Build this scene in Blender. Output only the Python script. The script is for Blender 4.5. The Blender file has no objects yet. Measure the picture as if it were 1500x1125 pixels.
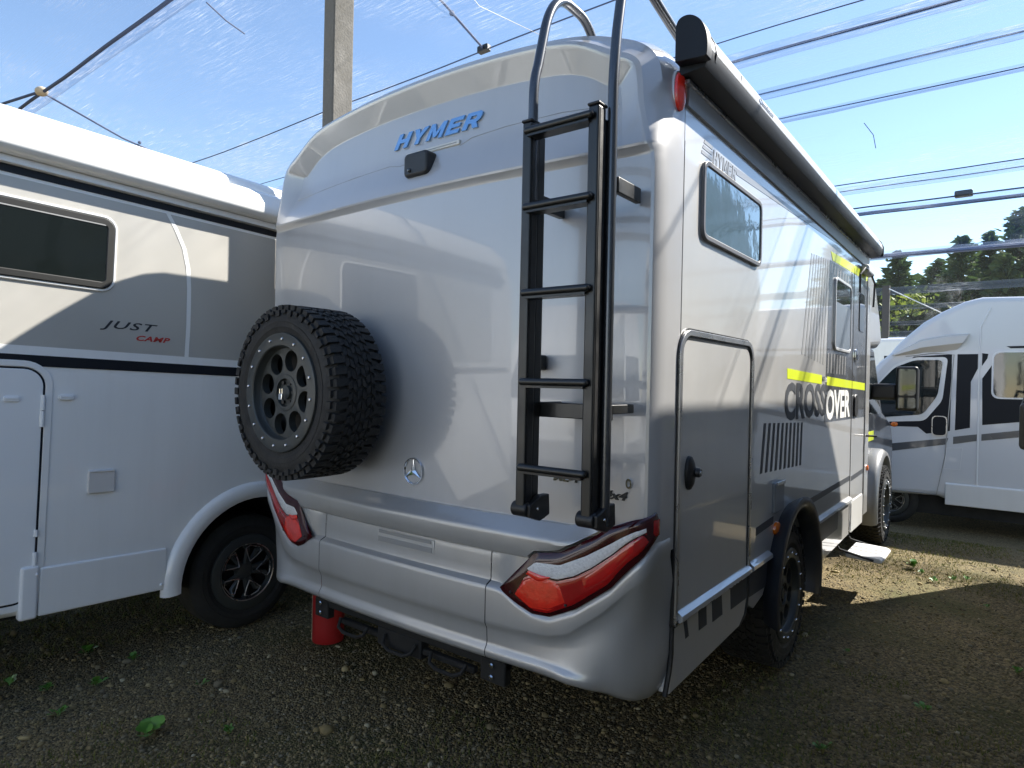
import bpy, bmesh, math, random
import numpy as np
from mathutils import Vector, Matrix, noise
rng = np.random.default_rng(7); random.seed(7)
S = bpy.context.scene; COL = S.collection
sin, cos, pi, rad = math.sin, math.cos, math.pi, math.radians

# ------------------------------------------------------------ camera, sky, sun, exposure
cd = bpy.data.cameras.new('camera'); cam = bpy.data.objects.new('camera', cd); COL.objects.link(cam)
cd.sensor_width = 36.0; cd.lens = 36.0 * 944.72 / 1500.0; cd.clip_start = 0.05; cd.clip_end = 1200
Xr = Vector((0.79394873, 0.60763055, 0.020749)); Yd = Vector((0.01831272, 0.01021193, -0.99978016)); Fw = Vector((-0.60770885, 0.79415416, -0.00301962))
mw = Matrix((Xr, -Yd, -Fw)).transposed().to_4x4(); mw.translation = (2.02, -2.0, 1.5)
cam.matrix_world = mw; S.camera = cam

SUN = Vector((1, 1.6, 1.65)).normalized()
world = bpy.data.worlds.new('World'); S.world = world; world.use_nodes = True
wn = world.node_tree.nodes; wl = world.node_tree.links
sky = wn.new('ShaderNodeTexSky'); sky.sky_type = 'NISHITA'; sky.sun_disc = False
sky.sun_elevation = math.asin(SUN.z); sky.sun_rotation = math.atan2(SUN.x, SUN.y)
sky.air_density = 1.0; sky.dust_density = 0.0; sky.ozone_density = 1.5
bg = wn['Background']; bg.inputs['Strength'].default_value = 0.085
wl.new(sky.outputs[0], bg.inputs[0])
sl = bpy.data.lights.new('sun', 'SUN'); sun = bpy.data.objects.new('sun', sl); COL.objects.link(sun)
sl.energy = 5.0; sl.angle = rad(0.6); sl.color = (1.0, 0.95, 0.86)
sun.rotation_euler = SUN.to_track_quat('Z', 'Y').to_euler(); sun.location = (6, 8, 12)
S.view_settings.view_transform = 'Standard'; S.view_settings.look = 'None'
S.view_settings.exposure = 1.62; S.view_settings.gamma = 1.0; S.view_settings.use_curve_mapping = False
S.cycles.max_bounces = 10; S.cycles.transparent_max_bounces = 16; S.cycles.caustics_reflective = True

# ------------------------------------------------------------ materials
def mat(name, base, rough=0.5, metal=0.0, coat=0.0, var=0.0, scale=6.0, bump=0.0, bscale=60.0, spec=0.5, trans=0.0, coat_r=0.04, streak=0.0):
    m = bpy.data.materials.new(name); m.use_nodes = True
    nt = m.node_tree; b = nt.nodes['Principled BSDF']
    b.inputs['Base Color'].default_value = (*base, 1); b.inputs['Roughness'].default_value = rough
    b.inputs['Metallic'].default_value = metal; b.inputs['Coat Weight'].default_value = coat
    b.inputs['Coat Roughness'].default_value = coat_r; b.inputs['Specular IOR Level'].default_value = spec
    b.inputs['Transmission Weight'].default_value = trans
    tc = nt.nodes.new('ShaderNodeTexCoord')
    if var:
        n = nt.nodes.new('ShaderNodeTexNoise'); n.inputs['Scale'].default_value = scale; n.inputs['Detail'].default_value = 6
        nt.links.new(tc.outputs['Object'], n.inputs['Vector'])
        mx = nt.nodes.new('ShaderNodeMix'); mx.data_type = 'RGBA'
        mx.inputs[6].default_value = (*[max(0, c * (1 - var)) for c in base], 1)
        mx.inputs[7].default_value = (*[min(1, c * (1 + var)) for c in base], 1)
        nt.links.new(n.outputs['Fac'], mx.inputs[0]); nt.links.new(mx.outputs[2], b.inputs['Base Color'])
        mr = nt.nodes.new('ShaderNodeMapRange'); mr.inputs[1].default_value = .3; mr.inputs[2].default_value = .7
        mr.inputs[3].default_value = rough * .85; mr.inputs[4].default_value = min(1, rough * 1.2)
        nt.links.new(n.outputs['Fac'], mr.inputs[0]); nt.links.new(mr.outputs[0], b.inputs['Roughness'])
    if streak:
        mp = nt.nodes.new('ShaderNodeMapping'); mp.inputs['Scale'].default_value = (9, 9, .7); nt.links.new(tc.outputs['Object'], mp.inputs[0])
        n3 = nt.nodes.new('ShaderNodeTexNoise'); n3.inputs['Scale'].default_value = 1; n3.inputs['Detail'].default_value = 10; n3.inputs['Roughness'].default_value = .7; nt.links.new(mp.outputs[0], n3.inputs['Vector'])
        r3 = nt.nodes.new('ShaderNodeMapRange'); r3.inputs[1].default_value = .45; r3.inputs[2].default_value = .75; r3.inputs[3].default_value = 0; r3.inputs[4].default_value = streak; nt.links.new(n3.outputs['Fac'], r3.inputs[0])
        m3 = nt.nodes.new('ShaderNodeMix'); m3.data_type = 'RGBA'; m3.inputs[7].default_value = (.22, .19, .14, 1); nt.links.new(r3.outputs[0], m3.inputs[0])
        nt.links.new(b.inputs['Base Color'].links[0].from_socket, m3.inputs[6]); nt.links.new(m3.outputs[2], b.inputs['Base Color'])
        r4 = nt.nodes.new('ShaderNodeMapRange'); r4.inputs[3].default_value = coat_r; r4.inputs[4].default_value = coat_r + .015; nt.links.new(n3.outputs['Fac'], r4.inputs[0]); nt.links.new(r4.outputs[0], b.inputs['Coat Roughness'])
    if bump:
        n2 = nt.nodes.new('ShaderNodeTexNoise'); n2.inputs['Scale'].default_value = bscale; n2.inputs['Detail'].default_value = 4
        nt.links.new(tc.outputs['Object'], n2.inputs['Vector'])
        bp = nt.nodes.new('ShaderNodeBump'); bp.inputs['Strength'].default_value = bump; bp.inputs['Distance'].default_value = .01
        nt.links.new(n2.outputs['Fac'], bp.inputs['Height']); nt.links.new(bp.outputs[0], b.inputs['Normal'])
        if coat: nt.links.new(bp.outputs[0], b.inputs['Coat Normal'])
    return m
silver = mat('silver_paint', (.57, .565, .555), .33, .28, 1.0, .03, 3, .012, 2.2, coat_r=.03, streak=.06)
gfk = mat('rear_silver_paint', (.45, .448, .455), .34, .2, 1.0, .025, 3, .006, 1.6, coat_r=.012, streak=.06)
bumper_m = mat('bumper_silver', (.46, .46, .46), .38, .42, .5, .03, 3, streak=.10)
white = mat('white_paint', (.80, .80, .79), .35, 0, .8, .02, 4, .015, 2.0, streak=.06)
white2 = mat('white_panel', (.78, .79, .80), .4, 0, .5, .03, 3, .02, 3)
greyp = mat('grey_beige_panel', (.47, .455, .42), .34, .2, .4, .04, 3)
greydk = mat('dark_grey_decal', (.10, .105, .115), .28, .15, .7, .06, 4)
greyst = mat('grey_decal', (.30, .30, .30), .35, 0, .5)
sq = mat('charcoal_decal', (.045, .05, .06), .5, 0, 0)
navy = mat('dark_navy_trim', (.008, .010, .015), .5, 0, 0, spec=.3)
blk = mat('black_plastic', (.012, .012, .013), .42, 0, 0, .2, 20, .15, 400)
blks = mat('black_satin_aluminium', (.009, .0095, .010), .36, .0, .12, .15, 14)
under = mat('underbody_black', (.012, .012, .012), .8, 0, 0, .4, 6)
rubber = mat('tyre_rubber', (.018, .018, .018), .72, 0, 0, .35, 18, .25, 120)
rimm = mat('rim_black', (.045, .050, .050), .45, .2, .15, .1, 10)
steel = mat('bright_steel', (.75, .75, .76), .18, 1.0)
alu = mat('brushed_aluminium', (.55, .55, .56), .28, .9, 0, .08, 12)
tubem = mat('anodised_tube', (.10, .105, .115), .26, .8, .1)
chrome = mat('chrome', (.82, .83, .85), .06, 1.0)
bluec = mat('blue_tinted_chrome', (.20, .40, .68), .2, .55, .5)
lime = mat('lime_yellow_decal', (.62, .72, .02), .4, 0, .3)
whited = mat('white_decal', (.78, .78, .76), .4)
redt = mat('red_decal', (.45, .035, .03), .35)
amber = mat('amber_lens', (.75, .17, .015), .15, 0, 1)
redl = mat('red_lens', (.36, .004, .006), .12, 0, 1.0, .25, 30)
redb = mat('bright_red_lens', (.80, .028, .014), .15, 0, 1.0, .3, 40, .12, 90)
redd = mat('dark_red_lens', (.04, .002, .005), .16, 0, .5, spec=.35)
clear = mat('clear_reflector', (.86, .86, .87), .3, .0, 1.0, .35, 120, .5, 260)
redcan = mat('red_painted_metal', (.33, .012, .014), .4, 0, .2, .15, 10)
cream = mat('cream_edge', (.60, .52, .38), .5)
glassd = mat('tinted_window', (.012, .018, .02), .03, 0, 1.0, 0, 1, .03, 5)
glassb = mat('acrylic_window', (.07, .12, .145), .06, .2, 1.0, 0, 1, .30, 4.5)
concrete = mat('concrete', (.105, .098, .086), .85, 0, 0, .18, 9, .35, 70)
concrete_s = concrete
leafm = mat('weed_leaf', (.09, .22, .03), .5, 0, 0, .35, 30)
cabp = mat('graphite_blue_paint', (.075, .085, .105), .3, .5, .9)
mirg = mat('mirror_glass', (.03, .045, .05), .04, .3, 1.0)
white3 = mat('white_cab_paint', (.66, .67, .69), .35, 0, .8)
curtain = mat('interior_grey', (.06, .06, .06), .8)

def attr_mat(name, cols, rough=.85, trans=0):
    m = bpy.data.materials.new(name); m.use_nodes = True; nt = m.node_tree; b = nt.nodes['Principled BSDF']
    a = nt.nodes.new('ShaderNodeAttribute'); a.attribute_name = 'rnd'
    r = nt.nodes.new('ShaderNodeValToRGB'); e = r.color_ramp.elements
    while len(e) < len(cols): e.new(.5)
    for i, c in enumerate(cols): e[i].position = i / (len(cols) - 1); e[i].color = (*c, 1)
    nt.links.new(a.outputs['Fac'], r.inputs[0]); nt.links.new(r.outputs[0], b.inputs['Base Color'])
    b.inputs['Roughness'].default_value = rough
    if trans:
        t = nt.nodes.new('ShaderNodeBsdfTranslucent'); nt.links.new(r.outputs[0], t.inputs[0])
        mx = nt.nodes.new('ShaderNodeMixShader'); mx.inputs[0].default_value = trans
        o = nt.nodes['Material Output']
        nt.links.new(b.outputs[0], mx.inputs[1]); nt.links.new(t.outputs[0], mx.inputs[2]); nt.links.new(mx.outputs[0], o.inputs[0])
    return m
stone_m = attr_mat('gravel_stone', [(.05, .039, .022), (.13, .10, .048), (.225, .168, .072), (.155, .135, .092), (.31, .235, .105), (.42, .37, .25)])
needle_m = attr_mat('conifer_needles', [(.025, .05, .02), (.055, .095, .03), (.095, .14, .04)], .8, .3)
bush_m = attr_mat('bush_leaves', [(.10, .15, .02), (.17, .22, .03), (.22, .26, .05)], .7, .3)
moss_m = attr_mat('moss_blades', [(.06, .085, .015), (.12, .125, .022), (.18, .155, .04)], .8, .2)
bark = mat('bark', (.07, .05, .035), .9, 0, 0, .3, 6)

def ground_material():
    m = bpy.data.materials.new('gravel_ground'); m.use_nodes = True; nt = m.node_tree; b = nt.nodes['Principled BSDF']
    N = nt.nodes.new; Lk = nt.links.new
    tc = N('ShaderNodeTexCoord')
    def noi(s, d=6):
        n = N('ShaderNodeTexNoise'); n.inputs['Scale'].default_value = s; n.inputs['Detail'].default_value = d; Lk(tc.outputs['Object'], n.inputs['Vector']); return n
    v = N('ShaderNodeTexVoronoi'); v.inputs['Scale'].default_value = 95; Lk(tc.outputs['Object'], v.inputs['Vector'])
    r = N('ShaderNodeValToRGB'); el = r.color_ramp.elements
    el[0].color = (.055, .043, .022, 1); el[1].color = (.30, .225, .105, 1); e2 = el.new(.5); e2.color = (.155, .118, .056, 1)
    sep = N('ShaderNodeSeparateColor'); Lk(v.outputs['Color'], sep.inputs[0]); Lk(sep.outputs[0], r.inputs[0])
    n1 = noi(.9, 8); r1 = N('ShaderNodeMapRange'); r1.inputs[1].default_value = .50; r1.inputs[2].default_value = .66; Lk(n1.outputs['Fac'], r1.inputs[0])
    n3 = noi(40, 4); mossr = N('ShaderNodeValToRGB'); mossr.color_ramp.elements[0].color = (.035, .04, .01, 1); mossr.color_ramp.elements[1].color = (.12, .11, .025, 1); Lk(n3.outputs['Fac'], mossr.inputs[0])
    mul = N('ShaderNodeMath'); mul.operation = 'MULTIPLY'; mul.inputs[1].default_value = .85; Lk(r1.outputs[0], mul.inputs[0])
    mx = N('ShaderNodeMix'); mx.data_type = 'RGBA'; Lk(mul.outputs[0], mx.inputs[0]); Lk(r.outputs[0], mx.inputs[6]); Lk(mossr.outputs[0], mx.inputs[7])
    Lk(mx.outputs[2], b.inputs['Base Color']); b.inputs['Roughness'].default_value = .95
    bp = N('ShaderNodeBump'); bp.inputs['Strength'].default_value = .9; bp.inputs['Distance'].default_value = .012
    inv = N('ShaderNodeMath'); inv.operation = 'SUBTRACT'; inv.inputs[0].default_value = 1; Lk(v.outputs['Distance'], inv.inputs[1])
    Lk(inv.outputs[0], bp.inputs['Height']); Lk(bp.outputs[0], b.inputs['Normal'])
    return m
def net_material(name, lo, hi, tint, mlo=.47):
    m = bpy.data.materials.new(name); m.use_nodes = True; nt = m.node_tree; N = nt.nodes.new; Lk = nt.links.new
    nt.nodes.remove(nt.nodes['Principled BSDF']); o = nt.nodes['Material Output']
    tc = N('ShaderNodeTexCoord'); mp = N('ShaderNodeMapping'); mp.inputs['Scale'].default_value = (3.2, 95, 2); Lk(tc.outputs['Object'], mp.inputs[0])
    n = N('ShaderNodeTexNoise'); n.inputs['Scale'].default_value = 1.0; n.inputs['Detail'].default_value = 5; n.inputs['Roughness'].default_value = .75; Lk(mp.outputs[0], n.inputs['Vector'])
    nb = N('ShaderNodeTexNoise'); nb.inputs['Scale'].default_value = .55; nb.inputs['Detail'].default_value = 2; Lk(tc.outputs['Object'], nb.inputs['Vector'])
    a = N('ShaderNodeMapRange'); a.inputs[1].default_value = .47; a.inputs[2].default_value = .70; Lk(n.outputs['Fac'], a.inputs[0])
    b = N('ShaderNodeMapRange'); b.inputs[1].default_value = mlo; b.inputs[2].default_value = mlo + .2; Lk(nb.outputs['Fac'], b.inputs[0])
    mu = N('ShaderNodeMath'); mu.operation = 'MULTIPLY'; Lk(a.outputs[0], mu.inputs[0]); Lk(b.outputs[0], mu.inputs[1])
    f = N('ShaderNodeMapRange'); f.inputs[3].default_value = lo; f.inputs[4].default_value = hi; Lk(mu.outputs[0], f.inputs[0])
    cm = N('ShaderNodeMix'); cm.data_type = 'RGBA'; cm.inputs[6].default_value = (*tint, 1); cm.inputs[7].default_value = (.66, .68, .72, 1); Lk(mu.outputs[0], cm.inputs[0])
    d = N('ShaderNodeBsdfDiffuse'); Lk(cm.outputs[2], d.inputs[0]); t = N('ShaderNodeBsdfTranslucent'); Lk(cm.outputs[2], t.inputs[0])
    mm = N('ShaderNodeMixShader'); mm.inputs[0].default_value = .6; Lk(d.outputs[0], mm.inputs[1]); Lk(t.outputs[0], mm.inputs[2])
    tr = N('ShaderNodeBsdfTransparent'); mx = N('ShaderNodeMixShader'); Lk(f.outputs[0], mx.inputs[0]); Lk(tr.outputs[0], mx.inputs[1]); Lk(mm.outputs[0], mx.inputs[2])
    Lk(mx.outputs[0], o.inputs[0]); return m
net_m = net_material('hail_net', .08, .75, (.10, .16, .28)); net_s = net_material('streaked_hail_net', .08, .62, (.10, .16, .28), .33)
net_f = net_material('folded_hail_net', .34, .6, (.06, .10, .20), .40)
netband = net_material('gathered_hail_net', .72, .85, (.05, .065, .09))

# ------------------------------------------------------------ mesh helpers
class MB:
    def __init__(s): s.v = []; s.f = []; s.m = []
    def add(s, vs, fs, m=0):
        o = len(s.v); s.v += [tuple(map(float, p)) for p in vs]; s.f += [[i + o for i in f] for f in fs]; s.m += [m] * len(fs); return s
    def box(s, a, b, m=0):
        (x0, y0, z0), (x1, y1, z1) = a, b
        return s.add([(x, y, z) for x in (x0, x1) for y in (y0, y1) for z in (z0, z1)], [(0, 1, 3, 2), (4, 6, 7, 5), (0, 4, 5, 1), (2, 3, 7, 6), (0, 2, 6, 4), (1, 5, 7, 3)], m)
    def prism(s, axis, out, a, b, m=0):
        n = len(out)
        def P(p, h):
            return {'x': (h, p[0], p[1]), 'y': (p[0], h, p[1]), 'z': (p[0], p[1], h)}[axis]
        s.add([P(p, a) for p in out] + [P(p, b) for p in out], [list(range(n))[::-1], list(range(n, 2 * n))] + [(i, (i + 1) % n, n + (i + 1) % n, n + i) for i in range(n)], m); return s
    def ring(s, axis, out, inn, a, b, m=0):
        n = len(out)
        def P(p, h):
            return {'x': (h, p[0], p[1]), 'y': (p[0], h, p[1]), 'z': (p[0], p[1], h)}[axis]
        vs = [P(p, a) for p in out] + [P(p, a) for p in inn] + [P(p, b) for p in out] + [P(p, b) for p in inn]; fs = []
        for i in range(n):
            j = (i + 1) % n
            fs += [(i, n + i, n + j, j), (2 * n + i, 2 * n + j, 3 * n + j, 3 * n + i), (i, j, 2 * n + j, 2 * n + i), (n + i, 3 * n + i, 3 * n + j, n + j)]
        return s.add(vs, fs, m)
    def tube(s, pts, r, n=12, m=0, flat=None):
        pts = [Vector(p) for p in pts]; rs = r if isinstance(r, (list, tuple)) else [r] * len(pts)
        vs = []; fs = []; up = None
        for i, p in enumerate(pts):
            t = (pts[min(i + 1, len(pts) - 1)] - pts[max(i - 1, 0)]).normalized()
            if up is None: up = Vector((0, 0, 1)) if abs(t.z) < .9 else Vector((0, 1, 0))
            u = (up - t * up.dot(t)).normalized(); w = t.cross(u); up = u
            for k in range(n):
                a = 2 * pi * k / n; vs.append(p + u * (cos(a) * rs[i]) + w * (sin(a) * rs[i]))
        for i in range(len(pts) - 1):
            for k in range(n):
                fs.append((i * n + k, i * n + (k + 1) % n, (i + 1) * n + (k + 1) % n, (i + 1) * n + k))
        fs += [list(range(n))[::-1], [(len(pts) - 1) * n + k for k in range(n)]]
        return s.add(vs, fs, m)
    def lathe(s, prof, mtx, n=48, m=0, a0=0, a1=2 * pi, closed=False):
        full = abs(a1 - a0 - 2 * pi) < 1e-6; k = n if full else n + 1; vs = []; fs = []; L = len(prof)
        for i in range(k):
            a = a0 + (a1 - a0) * i / n
            for r, h in prof: vs.append(mtx @ Vector((r * cos(a), r * sin(a), h)))
        for i in range(n):
            j = (i + 1) % k
            for q in range(L if closed else L - 1):
                w = (q + 1) % L
                fs.append((i * L + q, j * L + q, j * L + w, i * L + w))
        return s.add(vs, fs, m)
    def grid(s, rows, m=0, closed=False):
        R = len(rows); C = len(rows[0]); vs = [p for r in rows for p in r]
        fs = [(i * C + j, i * C + (j + 1) % C, (i + 1) * C + (j + 1) % C, (i + 1) * C + j) for i in range(R - 1) for j in range(C if closed else C - 1)]
        return s.add(vs, fs, m)
    def sphere(s, c, r, m=0, n=10, sc=(1, 1, 1)):
        rows = [[(c[0] + r * sc[0] * sin(pi * i / n) * cos(2 * pi * j / (2 * n)), c[1] + r * sc[1] * sin(pi * i / n) * sin(2 * pi * j / (2 * n)), c[2] + r * sc[2] * cos(pi * i / n)) for j in range(2 * n)] for i in range(n + 1)]
        return s.grid(rows, m, True)
    def build(s, name, mats, parent=None, bevel=0, seg=2, angle=38, flip=False):
        me = bpy.data.meshes.new(name); me.from_pydata(s.v, [], s.f); me.validate()
        if not isinstance(mats, (list, tuple)): mats = [mats]
        for mm in mats: me.materials.append(mm)
        if len(mats) > 1 and len(me.polygons) == len(s.m): me.polygons.foreach_set('material_index', s.m)
        bm = bmesh.new(); bm.from_mesh(me); bmesh.ops.recalc_face_normals(bm, faces=bm.faces); bm.to_mesh(me); bm.free()
        me.shade_smooth(); me.set_sharp_from_angle(angle=rad(angle)); me.update()
        o = bpy.data.objects.new(name, me); COL.objects.link(o)
        if parent: o.parent = parent
        if bevel:
            b = o.modifiers.new('bevel', 'BEVEL'); b.width = bevel; b.segments = seg; b.limit_method = 'ANGLE'; b.angle_limit = rad(35)
            wnm = o.modifiers.new('normals', 'WEIGHTED_NORMAL'); wnm.keep_sharp = True; wnm.weight = 90
        return o
def tag(o, label=None, cat=None, group=None, kind=None):
    for k, v in (('label', label), ('category', cat), ('group', group), ('kind', kind)):
        if v: o[k] = v
    return o
def empty(name, loc, label, cat, group=None, rz=0):
    o = bpy.data.objects.new(name, None); COL.objects.link(o); o.location = loc; o.rotation_euler.z = rz; o.empty_display_size = .2
    return tag(o, label, cat, group)
def rrect(a0, a1, b0, b1, r, n=6):
    r4 = r if isinstance(r, (list, tuple)) else [r] * 4; P = []
    for (cx, cy, q), rr in zip(((a1, b1, 0), (a0, b1, 1), (a0, b0, 2), (a1, b0, 3)), r4):
        sx = -1 if q in (0, 3) else 1; sy = -1 if q in (0, 1) else 1
        for k in range(n + 1):
            a = pi / 2 * (q + k / n); P.append((cx + sx * rr + rr * cos(a), cy + sy * rr + rr * sin(a)))
    return P
def rquad(pts, r, n=5):
    """quad/polygon with rounded corners"""
    out = []; L = len(pts)
    for i in range(L):
        p = Vector(pts[i]); a = (Vector(pts[i - 1]) - p).normalized(); b = (Vector(pts[(i + 1) % L]) - p).normalized()
        for k in range(n + 1):
            t = k / n; q = (1 - t) ** 2 * (p + a * r) + 2 * t * (1 - t) * p + t * t * (p + b * r); out.append((q.x, q.y))
    return out
def inset(out, d):
    c = [sum(p[0] for p in out) / len(out), sum(p[1] for p in out) / len(out)]; res = []
    n = len(out)
    area = sum(out[i][0] * out[(i + 1) % n][1] - out[(i + 1) % n][0] * out[i][1] for i in range(n)); sg = 1 if area > 0 else -1
    for i in range(n):
        k = 1
        a = Vector(out[i - 1]); b = Vector(out[(i + 1) % n]); t = (b - a)
        if t.length < 1e-9: t = Vector((1, 0))
        t.normalize(); nn = Vector((-t.y, t.x)) * sg; res.append((out[i][0] + nn.x * d, out[i][1] + nn.y * d))
    return res
_fonts = {}
def text(name, body, mtl, org, xd, yd, parent, width=None, height=None, ext=.002, shear=0, bold=0, space=1.0, warp=None, name_o=None):
    c = bpy.data.curves.new('t', 'FONT'); c.body = body; c.size = 1; c.extrude = .01; c.shear = shear; c.offset = bold; c.space_character = space; c.resolution_u = 3
    to = bpy.data.objects.new('t', c); COL.objects.link(to)
    dg = bpy.context.evaluated_depsgraph_get(); dg.update()
    me = bpy.data.meshes.new_from_object(to.evaluated_get(dg)); bpy.data.objects.remove(to); bpy.data.curves.remove(c)
    n = len(me.vertices); co = np.empty(n * 3); me.vertices.foreach_get('co', co); co = co.reshape(-1, 3)
    lo = co.min(0); hi = co.max(0); w = hi[0] - lo[0]; h = hi[1] - lo[1]
    sx = width / w if width else height / h; sy = height / h if height else sx
    X = np.array(xd, float); X /= np.linalg.norm(X); Y = np.array(yd, float); Y /= np.linalg.norm(Y); Z = np.cross(X, Y)
    co2 = np.array(org) + np.outer((co[:, 0] - lo[0]) * sx, X) + np.outer((co[:, 1] - lo[1]) * sy, Y) + np.outer((co[:, 2] - lo[2]) / .02 * ext, Z)
    if warp: co2 = np.array([warp(p) for p in co2])
    me.vertices.foreach_set('co', co2.ravel()); me.materials.clear(); me.materials.append(mtl); me.update(); me.name = name
    o = bpy.data.objects.new(name, me); COL.objects.link(o); o.parent = parent; return o
GLY = {'H': [[(0, 0), (.30, 0), (.30, 1), (0, 1)], [(.70, 0), (1, 0), (1, 1), (.70, 1)], [(.30, .38), (.70, .38), (.70, .62), (.30, .62)]],
 'Y': [[(.36, 0), (.66, 0), (.66, .40), (1.04, 1), (.70, 1), (.51, .64), (.32, 1), (-.03, 1), (.36, .40)]],
 'M': [[(0, 0), (.25, 0), (.25, .56), (.46, .12), (.66, .12), (.87, .56), (.87, 0), (1.12, 0), (1.12, 1), (.85, 1), (.56, .42), (.27, 1), (0, 1)]],
 'E': [[(0, 0), (.92, 0), (.92, .24), (.30, .24), (.30, .38), (.84, .38), (.84, .61), (.30, .61), (.30, .76), (.92, .76), (.92, 1), (0, 1)]],
 'R': [[(0, 0), (.30, 0), (.30, 1), (0, 1)], [(.30, .77), (.66, .77), (.70, .70), (1.0, .70), (.97, .88), (.82, 1), (.30, 1)], [(.30, .33), (.48, .33), (.70, 0), (1.04, 0), (.80, .36), (.96, .48), (1.0, .70), (.70, .70), (.66, .57), (.30, .57)]]}
def strokes(word, mtl, org, xd, yd, width, height, ext, parent, name, shear=0, gap=.22, split=None, warp=None):
    adv = [1.12 if c == 'M' else .94 if c == 'E' else 1.0 for c in word]; tot = sum(adv) + gap * (len(word) - 1); kx = width / (tot + 0.0)
    X = Vector(xd).normalized(); Y = Vector(yd).normalized(); N_ = X.cross(Y); x0 = 0; m = MB()
    for c, a in zip(word, adv):
        for poly in GLY[c]:
            P = [Vector(org) + X * ((x0 + px) * kx + shear * height * py) + Y * (py * height) for px, py in poly]; n = len(P)
            vs = P + [p + N_ * ext for p in P]
            if warp: vs = [Vector(warp(v)) for v in vs]
            m.add(vs, [list(range(n))[::-1], list(range(n, 2 * n))] + [(i, (i + 1) % n, n + (i + 1) % n, n + i) for i in range(n)])
        x0 += a + gap
    o = m.build(name, mtl, parent, angle=20)
    return o
def sstep(a, b, x):
    t = min(1, max(0, (x - a) / (b - a))); return t * t * (3 - 2 * t)
def I(x, xs, ys): return float(np.interp(x, xs, ys))

# ------------------------------------------------------------ ground
def gz(x, y):
    return -.24 * sstep(5.3, 7.6, y)
def build_ground():
    xs = np.unique(np.concatenate([np.linspace(-160, -8, 20), np.linspace(-8, 8, 65), np.linspace(8, 160, 20)]))
    ys = np.unique(np.concatenate([np.linspace(-60, -6, 10), np.linspace(-6, 12, 73), np.linspace(12, 260, 26)]))
    rows = [[(x, y, gz(x, y) + (.012 * noise.noise((x * .8, y * .8, 0)) - .006)) for x in xs] for y in ys]
    o = MB().grid(rows).build('ground', ground_material()); o['kind'] = 'structure'
build_ground()
ICO_V = None
def ico():
    bm = bmesh.new(); bmesh.ops.create_icosphere(bm, subdivisions=1, radius=1); v = np.array([p.co[:] for p in bm.verts]); f = np.array([[q.index for q in p.verts] for p in bm.faces]); bm.free(); return v, f
def np_mesh(name, V, F, rnd, material, smooth=False):
    me = bpy.data.meshes.new(name); nf, k = F.shape
    me.vertices.add(len(V)); me.vertices.foreach_set('co', V.astype(np.float32).ravel())
    me.loops.add(nf * k); me.loops.foreach_set('vertex_index', F.astype(np.int32).ravel())
    me.polygons.add(nf); me.polygons.foreach_set('loop_start', np.arange(0, nf * k, k, dtype=np.int32))
    if smooth: me.polygons.foreach_set('use_smooth', np.ones(nf, bool))
    a = me.attributes.new('rnd', 'FLOAT', 'POINT'); a.data.foreach_set('value', rnd.astype(np.float32))
    me.materials.append(material); me.update(calc_edges=True); me.validate()
    o = bpy.data.objects.new(name, me); COL.objects.link(o); return o
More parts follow.
